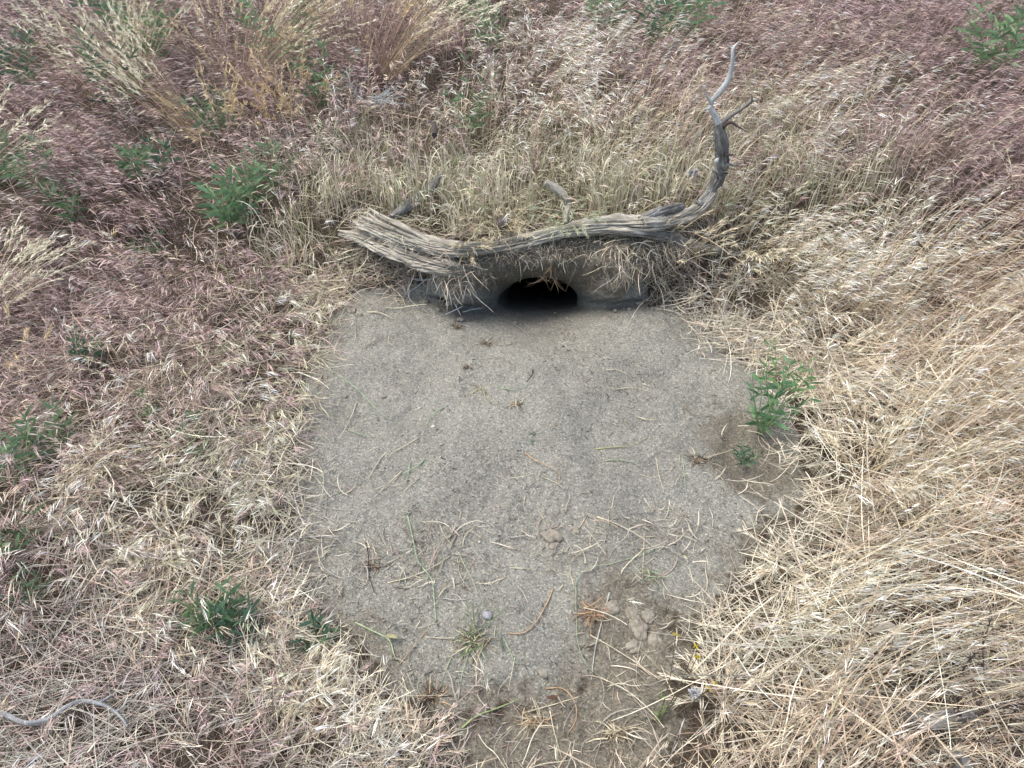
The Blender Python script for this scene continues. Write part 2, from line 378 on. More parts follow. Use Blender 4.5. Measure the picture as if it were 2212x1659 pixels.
    moist = np.clip(.5 - bd_ / .22, 0, 1) * np.clip(.40 + sd_ / .22, 0, 1)
    moist = np.maximum(moist, np.clip(nface * .8 * sst(.02, .12, s.ravel()), 0, 1)); moist = np.maximum(moist, np.exp(-(((x - .62) / .11)**2 + ((y - 1.25) / .15)**2)) * .75)
    sandy = np.maximum(sandy, moist)
    # clods and pock marks in the dug soil
    near2 = (np.abs(x) < 1.1) & (y > .4) & (y < 1.95)
    k = near2 & (d.ravel() > 1.3)
    cl = fbm(x[k] * 55, y[k] * 55, 3, 51); amp = .005 + .009 * np.clip(moist[k] * 1.3 + np.clip(sst(.75, .45, y[k]), 0, 1) * .0, 0, 1)
    amp = amp * sst(-.25, .35, fbm(x[k] * 4, y[k] * 4, 3, 57)); th_ = np.arctan2(x[k] - XH, 2.1 - y[k]); rr_ = np.hypot(x[k] - XH, 2.1 - y[k]); mound = .0035 * fbm(x[k] * 20, y[k] * 20, 3, 158)
    V[k, 2] += amp * np.sign(cl) * np.abs(cl)**1.2 * np.where(s.ravel()[k] < 0, 1, .5) + mound
    pit = vnoise(x[k] * 70, y[k] * 70, 61) ; V[k, 2] -= .006 * sst(.86, .97, pit)
    # groove of the animal's path and paw-dragged streaks
    V[k, 2] += .006 * fbm(x[k] * 3 + 10, y[k] * 16 + x[k] * 3, 3, 71) * np.exp(-((y[k] - 1.5) / .3)**2)
    # step at the right edge of the heap
    ed = 1 / (1 + np.exp(-(x[k] - (.58 + .03 * np.sin(y[k] * 14) + .03 * fbm(x[k] * 10, y[k] * 10, 3, 99))) / .012)) * np.exp(-((y[k] - 1.22) / .16)**4)
    V[k, 2] -= .022 * ed
    col = np.stack([sandy, moist, 0 * moist], -1)
    fs = sd_[F].mean(1); fd = d.ravel()[F].mean(1)
    cls = np.where(fd < 1.0, 2, np.where(fs < 0.0, 1, 0))
    out = []
    for c, nm in ((0, 'ground'), (1, 'sand'), (2, 'burrow')):
        f = F[cls == c]; u, inv = np.unique(f, return_inverse=True)
        o = mesh_obj(nm, V[u], inv.reshape(-1, 4), M_soil, col=col[u], smooth=True); tag(o, kind='structure'); out.append(o)
    tag(out[2], 'dark mouth of the animal burrow dug under the bank')
    tag(out[1], 'fan of loose grey sand dug out in front of the burrow')
    return V, F
build_ground()

# ------------------------------------------------------------------ grass
# picture zones (2212 px scale): x, y, rx, ry, kind, weight      kinds: 0 mauve 1 straw 2 tan 3 olive 4 grey
ZN = [(380,470,420,330,0,1.5),(60,130,200,200,0,1.),(900,120,190,110,0,1.2),(720,260,180,110,0,1.),(1900,150,520,190,0,1.5),(1500,190,200,120,0,.8),(150,720,260,200,0,1.2),(470,1520,200,170,0,.7),(2150,480,200,150,0,.9),(60,1300,120,200,0,.7),(1000,1600,140,80,0,.4),
      (1200,180,170,150,1,1.4),(1700,300,170,120,1,1.1),(1850,470,170,110,1,1.2),(1760,620,150,170,1,1.3),(1880,880,220,200,1,1.7),(1750,1200,150,150,1,1.2),(680,1480,140,140,1,1.6),(1560,1480,200,150,1,1.4),(2050,1350,300,200,1,1.0),(600,660,170,120,1,.8),(250,980,200,110,1,.9),(560,990,100,120,1,.6),(700,430,120,120,1,.8),(960,1580,140,90,1,1.0),(380,1150,160,120,1,.5),
      (2050,680,300,180,2,1.3),(2100,1130,220,160,2,1.3),(1450,260,260,120,2,1.1),(1000,330,260,110,2,1.1),(1800,1600,400,110,2,1.4),(400,1280,150,100,2,.7),(1650,120,200,100,2,.6),(130,880,150,100,2,.5),(540,560,140,150,2,.6),(250,600,400,300,2,.25),
      (1350,380,250,110,3,1.6),(880,420,200,100,3,1.3),(1100,430,200,100,3,1.),(640,760,160,120,3,.8),(520,820,200,130,3,.7),(1750,780,80,60,3,.3),(450,1100,200,100,3,.4),(720,560,120,100,3,.8),
      (560,1080,170,200,4,1.0),(250,1420,300,200,4,1.3),(850,1600,300,120,4,.9),(1980,1500,300,170,4,.7),(80,780,140,150,4,.9),(500,250,200,120,4,.6),(1650,680,160,90,4,1.0),(1350,590,200,60,4,1.1)]
ZA = np.array([(a, b, c, d, k, w_) for a, b, c, d, k, w_ in ZN], float)
def zone_w(px, py):
    W = np.full((len(px), 5), .04)
    for a, b, c, d, k, w_ in ZA:
        W[:, int(k)] += w_ * np.exp(-.5 * (((px - a) / c)**2 + ((py - b) / d)**2) * 1.3)
    return W / W.sum(1, keepdims=True)
STEM = [lin(c) for c in ((152,132,124), (200,186,156), (180,158,134), (164,157,126), (154,147,134))]
HEAD = [lin(c) for c in ((204,180,172), (246,240,220), (224,207,182), (218,213,184), (212,207,194))]
STEM = np.array(STEM); HEAD = np.array(HEAD)
def scatter(n_target, ymin=.25, ymax=5.6, margin=.35, dens=None, clump=0, g=rng):
    """points spread evenly over the part of the ground the picture (and a step beside it) sees"""
    out = []; cnt = 0
    half = lambda y: .70 * np.hypot(y, 1.5) * 1.0 + margin
    while cnt < n_target:
        y = g.uniform(ymin, ymax, n_target * 2); x = g.uniform(-1, 1, n_target * 2) * half(ymax)
        k = np.abs(x) < half(y)
        # thin the far part: fewer, larger blades are enough there
        k &= g.uniform(size=len(y)) < np.clip(1.9 / np.maximum(y, .8), .0, 1)**.9
        x, y = x[k], y[k]
        if clump:
            c = vnoise(x * clump + 40, y * clump, 3) * .6 + vnoise(x * clump * 2.3, y * clump * 2.3, 4) * .4
            k = g.uniform(size=len(y)) < sst(.22, .62, c) * .9 + .1; x, y = x[k], y[k]
        if dens is not None:
            k = g.uniform(size=len(y)) < dens(x, y); x, y = x[k], y[k]
        out.append(np.stack([x, y], 1)); cnt += len(x)
    return np.concatenate(out)[:n_target]
def cover(x, y):
    """1 where grass grows thick, falling to 0 on the dug soil"""
    near = (np.abs(x) < 1.6) & (y > .1) & (y < 3.0)
    sd_ = np.full(len(x), 1.); bd_ = np.full(len(x), 1.)
    sd_[near] = poly_sd(x[near], y[near], SAND); bd_[near] = poly_sd(x[near], y[near], BARE)
    return np.minimum(sst(.0, .07, sd_), .02 + .98 * sst(.0, .12, bd_)), sd_, bd_
LOG_PX = [(832, 562), (905, 545), (965, 562), (1040, 592), (1120, 608), (1200, 603), (1290, 586), (1400, 560), (1500, 548), (1575, 548), (1650, 535), (1705, 508)]
LOGP = np.array([at(a * .8848, b * .8848, .04)[:2] for a, b in LOG_PX]); SLABP = np.array([at(a * .8848, b * .8848, .05)[:2] for a, b in ((832, 565), (960, 597), (1060, 630), (1152, 660))])
def line_d(x, y, Q):
    d = np.full(len(x), 9.)
    for a, b in zip(Q[:-1], Q[1:]):
        e = b - a; t = np.clip(((x - a[0]) * e[0] + (y - a[1]) * e[1]) / (e @ e), 0, 1); d = np.minimum(d, np.hypot(x - a[0] - t * e[0], y - a[1] - t * e[1]))
    return d
def clear(x, y):
    return 1 - .93 * (1 - sst(.035, .065, np.minimum(line_d(x, y, LOGP), line_d(x, y, SLABP))))
def lip(x, y):   # the earth face above and beside the hole
    return (np.abs(x - XH) < .40) & (y > YB(x) - .1) & (y < YB(x) + RUN(x) + .02)
def height_of(px, py, K, z0=0):
    h = np.array([.21, .29, .27, .27, .16])[K]
    h = h * (1 - .45 * np.exp(-.5 * (((px - 300) / 350)**2 + ((py - 1350) / 330)**2)))
    h = h * (1 + .35 * np.exp(-.5 * (((px - 1900) / 250)**2 + ((py - 900) / 300)**2)))
    return h
def lean_of(px, py, g=rng):
    """prevailing lean of the stems in ground coordinates"""
    n = len(px)
    lx = .45 * sst(900, 1700, px) * (1 - .0 * py) - .38 * (1 - sst(300, 950, px)) * (1 - sst(700, 1000, py)); ly = .05 + 0 * px
    r = np.exp(-.5 * (((px - 2000) / 260)**2 + ((py - 1280) / 160)**2)); lx = lx + 1.0 * r; ly = ly + .1 * r
    r = np.exp(-.5 * (((px - 560) / 160)**2 + ((py - 720) / 120)**2)); lx = lx + .8 * r; ly = ly - .3 * r
    r = np.exp(-.5 * (((px - 1780) / 90)**2 + ((py - 1150) / 170)**2)); lx = lx - .35 * r; ly = ly - .1 * r
    r = np.exp(-.5 * (((px - 700) / 160)**2 + ((py - 1500) / 150)**2)); lx = lx + .3 * r; ly = ly + .25 * r
    r = np.exp(-.5 * (((px - 1600) / 250)**2 + ((py - 1560) / 140)**2)); lx = lx - .1 * r; ly = ly + .1 * r
    return np.stack([lx, ly, 0 * px], 1)
def cells(x, y, s, seed):
    gx = np.floor(x / s); gy = np.floor(y / s); best = np.full(len(x), 1e9); cx = x * 0; cy = x * 0; ci = x * 0; cj = x * 0
    for i in (-1, 0, 1):
        for j in (-1, 0, 1):
            ax = gx + i; ay = gy + j; qx = (ax + .1 + .8 * hashv(ax, ay, seed)) * s; qy = (ay + .1 + .8 * hashv(ax, ay, seed + 1)) * s
            dd = (x - qx)**2 + (y - qy)**2; m = dd < best
            best = np.where(m, dd, best); cx = np.where(m, qx, cx); cy = np.where(m, qy, cy); ci = np.where(m, ax, ci); cj = np.where(m, ay, cj)
    h = [hashv(ci, cj, seed + 10 + k) for k in range(5)]
    return cx, cy, np.sqrt(best), h
PROF_STEM = np.array([1, .97, .92, .85, .7, .45]); PROF_SPK = np.array([.3, 1, .6, .05])
def cheatgrass(n, name, label, kinds, scale=1., seed=1, spk=8, clump=5., ymax=5.6, ymin=.25, dmul=1.):
    g = np.random.default_rng(seed); soup = Soup()
    xy = scatter(n, clump=clump, dens=lambda x, y: (cover(x, y)[0] * dmul) * ~lip(x, y) * clear(x, y), g=g, ymax=ymax, ymin=ymin)
    x, y = xy.T; z = ground_z(x, y)
    P = np.stack([x, y, z], 1)
    px, py, dep = proj(P + np.array([0, 0, .12]))
    W = zone_w(px, py); W = W * np.array([1. if k in kinds else 0. for k in range(5)])
    # patches: neighbours share a kind
    ccx, ccy, cdist, H = cells(x, y, .13, 900)
    jit = H[0] * .45 + g.uniform(size=n) * .55
    W = W ** 1.25; tot = W.sum(1); keep = g.uniform(size=n) < np.clip(tot * 1.5, 0, 1)
    W = W[keep]; P = P[keep]; px = px[keep]; py = py[keep]; dep = dep[keep]; jit = jit[keep]; ccx, ccy, cdist = ccx[keep], ccy[keep], cdist[keep]; H = [q[keep] for q in H]; n = len(P); x = P[:, 0]; y = P[:, 1]
    cw = np.cumsum(W / W.sum(1, keepdims=True), 1); u = np.clip((jit - .5) * 1.25 + .5, 0, .999)
    K = np.minimum((u[:, None] > cw).sum(1), 4)
    _, sd_, bd_ = cover(x, y); edge = sst(.02, .28, np.minimum(sd_, np.maximum(bd_, .02) + .05))
    h = height_of(px, py, K) * scale * g.uniform(.55, 1.15, n) * (.45 + .55 * edge) * (.75 + .5 * vnoise(x * 6, y * 6, 66))
    behind = (np.abs(x - XH) < .7) & (y > 1.9) & (y < 2.25); h = h * np.where(behind, 1.0, 1)
    fr_ = (np.minimum(line_d(x, y, LOGP), line_d(x, y, SLABP)) < .22) & (y < 1.5 - 0 * x + np.interp(x, np.sort(LOGP[:, 0]), LOGP[np.argsort(LOGP[:, 0]), 1]) - 1.5); h = h * np.where(fr_, .35, 1)
    h = h * (.62 + .80 * H[1]) * (1.1 - .35 * np.clip(cdist / .09, 0, 1))
    ca = H[2] * 2 * np.pi; fan = np.stack([x - ccx, y - ccy, 0 * x], 1) / .09
    ln = lean_of(px, py) + np.stack([np.cos(ca), np.sin(ca), 0 * ca], 1) * .14 + fan * .20
    a = g.uniform(0, 2 * np.pi, n); sprd = g.uniform(.02, .38, n)
    low = np.exp(-.5 * (((px - 300) / 380)**2 + ((py - 1250) / 350)**2)); low = np.maximum(low, .7 * (1 - edge))
    spr = sprd * (.7 + 2.7 * low); upr = 1 - low
    va = vnoise(x * 4, y * 4, 12) * 4 * np.pi
    D = np.stack([np.cos(a) * spr + np.cos(va) * (.14 + .2 * low), np.sin(a) * spr + np.sin(va) * (.14 + .2 * low), np.ones(n)], 1) + ln * .7
    tone = (1 + g.normal(0, .15, n)) * (.80 + .4 * H[3])
    hue = g.normal(0, .03, (n, 3))
    cs = np.clip(STEM[K] * (tone[:, None] + hue), .01, 1); ch = np.clip(HEAD[K] * (tone[:, None] * .5 + .52 + hue), .01, 1)
    ww = np.clip(.0011 + dep * .00033, .0012, .0028)
    droopdir = nrm(D * np.array([1, 1, 0]) + ln + 1e-3)
    bk = 1.15 - .60 * upr * (.4 + .6 * g.uniform(0, 1, n)); bend = (droopdir * g.uniform(.4, 1.3, n)[:, None] + np.array([0, 0, -1]) * g.uniform(.3, 1.3, n)[:, None] + ln * .8) * bk[:, None]
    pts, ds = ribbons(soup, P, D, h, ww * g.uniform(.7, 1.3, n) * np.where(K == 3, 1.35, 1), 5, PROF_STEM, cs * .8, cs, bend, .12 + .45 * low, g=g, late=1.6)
    # drooping seed heads: spikelets hung along the upper stem
    hs = g.uniform(size=n) < .85; idx = np.repeat(np.nonzero(hs)[0], spk)
    far = dep[idx] > 3.3; idx = idx[~(far & (g.uniform(size=len(idx)) < .25))]
    m = len(idx); tt = g.uniform(.5, 1., m) * 5; i0 = np.minimum(tt.astype(int), 4); fr = (tt - i0)[:, None]
    B = pts[idx, i0] * (1 - fr) + pts[idx, i0 + 1] * fr; dd = ds[idx, i0 + 1]
    off = nrm(g.normal(size=(m, 3))) * .006 * g.uniform(0, 1, m)[:, None]; B = B + off
    Ds = nrm(dd * .9 + droopdir[idx] * .45 + ln[idx] * .3 + np.array([0, 0, -.35]) + g.normal(0, .27, (m, 3)))
    L = g.uniform(.018, .042, m) * (.85 + .08 * dep[idx]); Wd = np.clip(.0012 + .0005 * dep[idx], .0019, .0036) * g.uniform(.7, 1.25, m)
    tn = (1 + g.normal(0, .16, m))[:, None]
    cc = np.clip(ch[idx] * tn, .01, 1)
    dkm = (K[idx] == 0) & (g.uniform(size=m) < .22); cc[dkm] = lin((116, 90, 90)) * tn[dkm]
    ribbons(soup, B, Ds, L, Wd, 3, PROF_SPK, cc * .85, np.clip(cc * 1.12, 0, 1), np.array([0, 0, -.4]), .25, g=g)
    o = soup.build(name, M_grass); tag(o, label, 'grass', kind='stuff'); return o
cheatgrass(26000, 'mauve_grass', 'purplish brown cheatgrass with drooping seed heads, thickest at upper left and upper right', (0,), seed=11, spk=11, clump=4)
cheatgrass(26000, 'straw_grass', 'pale straw cheatgrass with bleached drooping heads along the right and front of the sand', (1,), seed=12, spk=9, clump=5)
cheatgrass(22000, 'tan_grass', 'orange tan dry grass mixed through the slope on the right and behind the log', (2,), seed=13, spk=8, clump=5)
cheatgrass(16000, 'olive_grass', 'yellowish olive curling grass growing behind the log and left of the sand', (3,), seed=14, spk=6, clump=4.5)
cheatgrass(14000, 'grey_grass', 'short greyish dead grass at lower left and lower right', (4,), seed=15, spk=6, clump=5)

def thatch(n, name, label, seed, L=(.06, .22), curl=.8, rise=.05, dens=None, kinds=None, W=.0016, dark=1., K=6, ymax=4.5, flat=.14):
    g = np.random.default_rng(seed); soup = Soup()
    xy = scatter(n, clump=6, dens=dens or (lambda x, y: cover(x, y)[0]), g=g, ymax=ymax)
    x, y = xy.T; P = np.stack([x, y, ground_z(x, y) + g.uniform(.002, rise, n)], 1)
    px, py, dep = proj(P); Wt = zone_w(px, py)**1.1; cw = np.cumsum(Wt / Wt.sum(1, keepdims=True), 1)
    Kd = np.minimum((g.uniform(size=n)[:, None] > cw).sum(1), 4)
    a = g.uniform(0, 2 * np.pi, n); D = np.stack([np.cos(a), np.sin(a) * .8, g.normal(0, flat, n)], 1) + lean_of(px, py) * .8
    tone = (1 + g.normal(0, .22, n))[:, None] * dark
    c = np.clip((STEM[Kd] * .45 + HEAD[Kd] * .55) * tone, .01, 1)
    Ls = g.uniform(*L, n); P = P - nrm(D) * (Ls * .5)[:, None]; P[:, 2] = np.maximum(P[:, 2], ground_z(P[:, 0], P[:, 1]) + .002)
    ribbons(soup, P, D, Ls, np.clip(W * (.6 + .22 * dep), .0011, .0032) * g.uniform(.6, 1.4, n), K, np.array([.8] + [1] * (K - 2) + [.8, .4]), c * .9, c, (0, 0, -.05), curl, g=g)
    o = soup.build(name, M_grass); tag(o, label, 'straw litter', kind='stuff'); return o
thatch(36000, 'fallen_straw', 'tangled fallen straws matted between the standing grass', 21, dens=lambda x, y: cover(x, y)[0] * ~lip(x, y) * np.where(y > 1.95, .22, 1) * clear(x, y))
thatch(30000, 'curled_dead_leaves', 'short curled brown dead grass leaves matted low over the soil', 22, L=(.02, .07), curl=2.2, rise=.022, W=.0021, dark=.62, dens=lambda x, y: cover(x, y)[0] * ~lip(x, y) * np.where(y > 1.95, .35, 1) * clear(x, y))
# straws bent over the edge of the dug soil
def edge_dens(x, y):
    c, s_, b_ = cover(x, y); return np.exp(-(((s_ - .05) / .07)**2)) * ~lip(x, y) * (b_ > -.01)
thatch(5200, 'edge_straw', 'loose fallen straws and curled leaves fringing the edge of the sand', 23, L=(.04, .15), curl=1.2, rise=.03, dens=edge_dens, ymax=2.6)
def bare_dens(x, y):
    c, s_, b_ = cover(x, y); return (np.exp(-((b_ + .02) / .10)**2) * (y < 1.05) + .10 * (s_ < 0) * (y > .9)) * (b_ < .2)
thatch(1500, 'soil_litter', 'curled grass leaves scattered over the dark soil at the front', 24, L=(.02, .09), curl=2.0, rise=.006, dens=bare_dens, ymax=2.0, W=.0019, dark=.8, flat=.05)

thatch(520, 'long_straw', 'long pale broken straws lying across the tops of the matted grass', 25, L=(.16, .36), curl=.45, rise=.14, W=.0024, dark=1.15, K=7, flat=.35, dens=lambda x, y: cover(x, y)[0] * (x > .1) * ~lip(x, y) * (y < 1.6))
def face_pt(x, t):
    te = t * t * (3 - 2 * t); wn = np.exp(-((x - XH) / .42)**4); tz = wn * t + (1 - wn) * te
    z = low_z(x, YB(x)) * (1 - tz) + high_z(x, YB(x) + RUN(x)) * tz
    return np.stack([x, YB(x) + RUN(x) * t - .045 * wn * np.sin(np.pi * t**1.4) - .008, z], -1)
def face_fringe():
    g = np.random.default_rng(31); soup = Soup()
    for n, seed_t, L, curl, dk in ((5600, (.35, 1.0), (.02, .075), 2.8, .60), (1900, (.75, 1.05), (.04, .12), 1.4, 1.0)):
        x = XH + g.uniform(-.62, .80, n); t = g.uniform(*seed_t, n)
        over = np.abs(x - XH) < .17; t = np.where(over, .80 + .22 * (t - seed_t[0]) / (seed_t[1] - seed_t[0]), t)
        t = np.where((np.abs(x - XH - .42) < .26) & (g.uniform(size=n) < .6), g.uniform(.02, 1, n), t)
        left = (x < XH - .15) & (x > XH - .40); t = np.where(left, .55 + .45 * g.uniform(0, 1, n), t)
        t = np.clip(t, 0, 1); P = face_pt(x, t)
        lob = (x > XH + .15) & (x < XH + .36); kp = ~((np.abs(x - XH) < .20) & (g.uniform(size=n) < .45)) & ~(lob & (t < .62)) & ~(lob & (g.uniform(size=n) < .45)) & ~(left & (g.uniform(size=n) < .55)); x = x[kp]; P = P[kp]; n = len(x)
        D = np.stack([g.normal(0, .8, n), -g.uniform(.3, 1.2, n), g.normal(.1, .6, n)], 1)
        K = g.integers(0, 5, n); K = np.where(K == 0, 4, K); K = np.where((K == 3) & (g.uniform(size=n) < .4), 4, K)
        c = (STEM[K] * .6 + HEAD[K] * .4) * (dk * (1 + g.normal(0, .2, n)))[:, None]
        red = (x > XH + .42) & (g.uniform(size=n) < .4); c[red] = lin((132, 98, 78))
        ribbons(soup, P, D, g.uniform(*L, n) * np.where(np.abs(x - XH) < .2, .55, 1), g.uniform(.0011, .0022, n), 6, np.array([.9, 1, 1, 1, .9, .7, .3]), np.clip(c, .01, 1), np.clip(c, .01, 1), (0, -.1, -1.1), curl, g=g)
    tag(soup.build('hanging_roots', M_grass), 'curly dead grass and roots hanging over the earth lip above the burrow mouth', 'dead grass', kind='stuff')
face_fringe()
def tiny_litter():
    g = np.random.default_rng(33); soup = Soup()
    n = 3300; x = g.uniform(-.75, .85, n * 4); y = g.uniform(.5, 1.84, n * 4)
    k = poly_sd(x, y, SAND) < .03; c = vnoise(x * 6, y * 6, 9); k &= g.uniform(size=len(x)) < .12 + 1.2 * sst(.5, .85, c); x, y = x[k][:n], y[k][:n]; n = len(x)
    P = np.stack([x, y, ground_z(x, y) + .005], 1); a = g.uniform(0, 6.28, n)
    D = np.stack([np.cos(a), np.sin(a), g.normal(.05, .12, n)], 1)
    pal = lin(np.array([(78, 70, 62), (98, 88, 76), (190, 180, 155), (150, 138, 118), (62, 55, 52)])); c = pal[g.choice(5, n, p=[.3, .25, .15, .15, .15])]
    ribbons(soup, P, D, np.clip(.006 * np.exp(g.normal(0, .6, n)), .002, .03), g.uniform(.0008, .0028, n), 4, np.array([.6, 1, 1, .8, .2]), c, c, (0, 0, 0), 1.2, side=np.tile([0, 0, 1.], (n, 1)) + g.normal(0, .5, (n, 3)), g=g)
    tag(soup.build('plant_crumbs', M_grass), 'tiny dark crumbs of bark and leaf scattered over the grey sand', 'litter', kind='stuff')
tiny_litter()

# ------------------------------------------------------------------ the dead log
K_ = .8848
def pts_at(L, lift):
    lift = [lift] * len(L) if np.isscalar(lift) else lift
    return np.array([at(px * K_, py * K_, l) for (px, py), l in zip(L, lift)])
def limb(name, path, rad, mat, parent, nseg=20, **kw):
    V, F, uv = tube(path, rad, nseg, **kw); return mesh_obj(name, V, F, mat, parent, uv=uv, smooth=True)
def build_log():
    trunk = [(905, 545), (965, 562), (1040, 592), (1120, 608), (1200, 603), (1290, 586), (1400, 560), (1500, 548), (1575, 548), (1650, 535), (1705, 508), (1735, 470)]
    lift = [.035, .035, .035, .035, .04, .045, .05, .05, .05, .055, .08, .11]
    P = pts_at(trunk, lift)
    root = empty('fallen_log', (P[6][0], P[6][1], P[6][2] - .04), 'weathered grey dead trunk lying on the bank above the burrow, one limb upright', 'log')
    r = np.array([.018, .030, .030, .026, .026, .028, .030, .034, .036, .026, .024, .021])
    limb('trunk', P, np.stack([r, r * .85], 1), M_wood, root, 110, groove=.9, seed=3, step=.004, knots=.08)
    lo = pts_at([(832, 562), (890, 572), (960, 597), (1040, 625), (1100, 643), (1152, 660)], [.05, .055, .05, .045, .05, .05]); lo[:, 1] -= .02
    a = limb('split_slab', lo, [(.012, .007), (.034, .018), (.050, .028), (.046, .028), (.036, .024), (.024, .014)], M_wood, root, 110, groove=1.0, seed=8, step=.004, jag=.05, knots=.1)
    md = pts_at([(872, 536), (930, 556), (1000, 585), (1070, 610), (1110, 622)], .055); md[:, 1] -= .005
    limb('split_slab', md, [(.020, .012), (.042, .024), (.042, .024), (.030, .02), (.012, .01)], M_wood, root, 110, groove=1.0, seed=14, step=.004, knots=.1)
    for q, pl, rr in ((26, [(895, 512), (925, 535), (990, 565), (1060, 592)], [.002, .006, .008, .003]), (27, [(862, 548), (885, 556), (950, 572), (1010, 592)], [.002, .007, .009, .003]), (28, [(845, 568), (880, 578), (960, 606), (1030, 632)], [.002, .006, .007, .003]), (21, [(903, 503), (935, 524), (985, 548), (1050, 585)], [.003, .009, .013, .003]), (22, [(880, 522), (905, 532), (950, 548), (1000, 572)], [.003, .008, .009, .003]),
                      (23, [(826, 557), (850, 563), (900, 577), (960, 598)], [.003, .008, .012, .004]), (24, [(1060, 618), (1110, 640), (1150, 668), (1158, 672)], [.01, .011, .006, .002]), (25, [(885, 560), (930, 580), (1000, 612), (1070, 645)], [.003, .008, .009, .004])):
        pp = pts_at(pl, .072); pp[:, 1] -= .012
        limb('splinter', pp, np.array(rr) * .9, M_wood, root, 20, groove=.7, seed=q, step=.004)
    br = [at(955 * K_, 533 * K_, .04)]; y0 = br[0][1]
    for px, py, dy in ((990, 508, .05), (1022, 488, .10), (1052, 460, .14), (1072, 432, .17), (1082, 416, .18)): br.append(at_y(px * K_, py * K_, y0 + dy))
    limb('branch', br, [.012, .021, .022, .018, .010, .003], M_wood2, root, 40, groove=.6, seed=31, step=.003, knots=.1)
    limb('branch', pts_at([(1560, 540), (1600, 522), (1640, 508), (1668, 503)], [.065, .07, .07, .06]), [.018, .018, .016, .009], M_wood2, root, 40, groove=.7, seed=33, step=.003)
    limb('root', pts_at([(1500, 560), (1560, 563), (1625, 578), (1690, 598), (1745, 612), (1800, 620)], [.04, .045, .05, .05, .05, .03]), [.016, .022, .021, .019, .014, .009], M_wood2, root, 40, groove=.6, seed=35, step=.004)
    Y0 = P[-1][1]
    up = [P[-2], P[-1]] + [at_y(x * K_, y * K_, Y0 + .01 + .0 * i) for i, (x, y) in enumerate([(1753, 436), (1763, 393), (1762, 349), (1757, 322), (1750, 300)])]
    u = limb('standing_limb', up, [.021, .020, .024, .023, .021, .020, .014], M_wood2, root, 72, groove=.8, seed=41, step=.003, knots=.25)
    def tw(name, pl, rr, mat, par=root, dy=.01, **kw):
        ys = dy if isinstance(dy, (list, tuple)) else [dy] * len(pl)
        return limb(name, [at_y(x * K_, y * K_, Y0 + d) for (x, y), d in zip(pl, ys)], rr, mat, par, 16, groove=.35, seed=int(pl[0][0]), step=.0025, knots=.22, **kw)
    tw('bare_branch', [(1756, 318), (1751, 298), (1742, 278), (1735, 262), (1737, 250), (1757, 224), (1774, 202), (1786, 168), (1789, 140), (1790, 120), (1798, 108), (1806, 101)], [.011, .011, .0088, .0075, .0068, .0082, .0082, .0072, .0056, .0042, .003, .001], M_bone, dy=list(np.linspace(.01, .06, 12)))
    tw('twig', [(1736, 262), (1728, 266), (1720, 266)], [.006, .004, .002], M_bone, dy=.005)
    tw('twig', [(1735, 254), (1731, 242), (1725, 232), (1723, 222)], [.005, .004, .003, .0008], M_bone)
    tw('twig', [(1790, 119), (1784, 116), (1776, 109)], [.004, .003, .0008], M_bone, dy=.06)
    tw('bare_branch', [(1758, 306), (1767, 296), (1790, 279), (1812, 265), (1834, 249), (1853, 241)], [.012, .009, .007, .006, .005, .0015], M_wood2, dy=[.01, .01, .0, -.01, -.015, -.02])
    tw('twig', [(1834, 249), (1836, 240), (1835, 232)], [.004, .0035, .001], M_wood2, dy=-.015)
    tw('twig', [(1762, 312), (1773, 303), (1785, 298), (1800, 308), (1818, 318)], [.009, .006, .005, .0035, .001], M_dark, dy=[.01, .0, -.01, -.02, -.03])
    tw('twig', [(1768, 378), (1780, 378), (1792, 379)], [.006, .004, .001], M_dark, dy=-.01)
    tw('twig', [(1766, 412), (1778, 402), (1790, 404), (1810, 399)], [.008, .007, .003, .001], M_wood2, dy=-.01)
    V, F, uv = tube([at_y(1753 * K_, 388 * K_, Y0 - .02), at_y(1749 * K_, 394 * K_, Y0 - .03), at_y(1745 * K_, 398 * K_, Y0 - .03)], [.004, .0075, .003], 12, knots=.3)
    mesh_obj('bark_fungus', V, F, M_bone, root, uv=uv, smooth=True)
build_log()
def lone_stick(name, pl, rr, mat, label, cat, lift=.02, nseg=16, groove=.5, twigs=(), seed=5, group=None, extra=None):
    P = pts_at(pl, lift); c = P[len(P) // 2]
    root = empty(name, (c[0], c[1], float(ground_z(c[0], c[1]))), label, cat, group)
    V, F, uv = tube(P, rr, nseg, groove=groove, seed=seed, knots=.15, step=.003); mesh_obj('stem', V, F, mat, root, uv=uv, smooth=True)
    for k, (tp, tr) in enumerate(twigs):
        V, F, uv = tube(pts_at(tp, lift), tr, 10, groove=.2, seed=seed + k, step=.003); mesh_obj('twig', V, F, mat, root, uv=uv, smooth=True)
    return root
lone_stick('dead_stick', [(1332, 444), (1355, 460), (1378, 478), (1387, 500), (1381, 525), (1380, 546)], [.010, .014, .014, .012, .011, .006], M_wood, 'short crooked dead stick standing in the grass just behind the log', 'stick', lift=[.13, .11, .09, .06, .05, .045], nseg=28)
lone_stick('bleached_branch', [(-40, 1715), (20, 1748), (86, 1764), (126, 1752), (150, 1733), (183, 1715), (243, 1717), (280, 1737), (300, 1757), (312, 1775)], [.005, .005, .005, .0046, .0043, .0042, .004, .0033, .0025, .0012], M_bone2, 'thin bleached grey branch lying in the grass at the lower left corner', 'branch', lift=.05, twigs=[([(243, 1716), (262, 1704), (282, 1690)], [.004, .003, .001]), ([(183, 1716), (188, 1708), (192, 1700)], [.004, .002, .001]), ([(284, 1738), (295, 1730), (305, 1722)], [.003, .002, .001])])
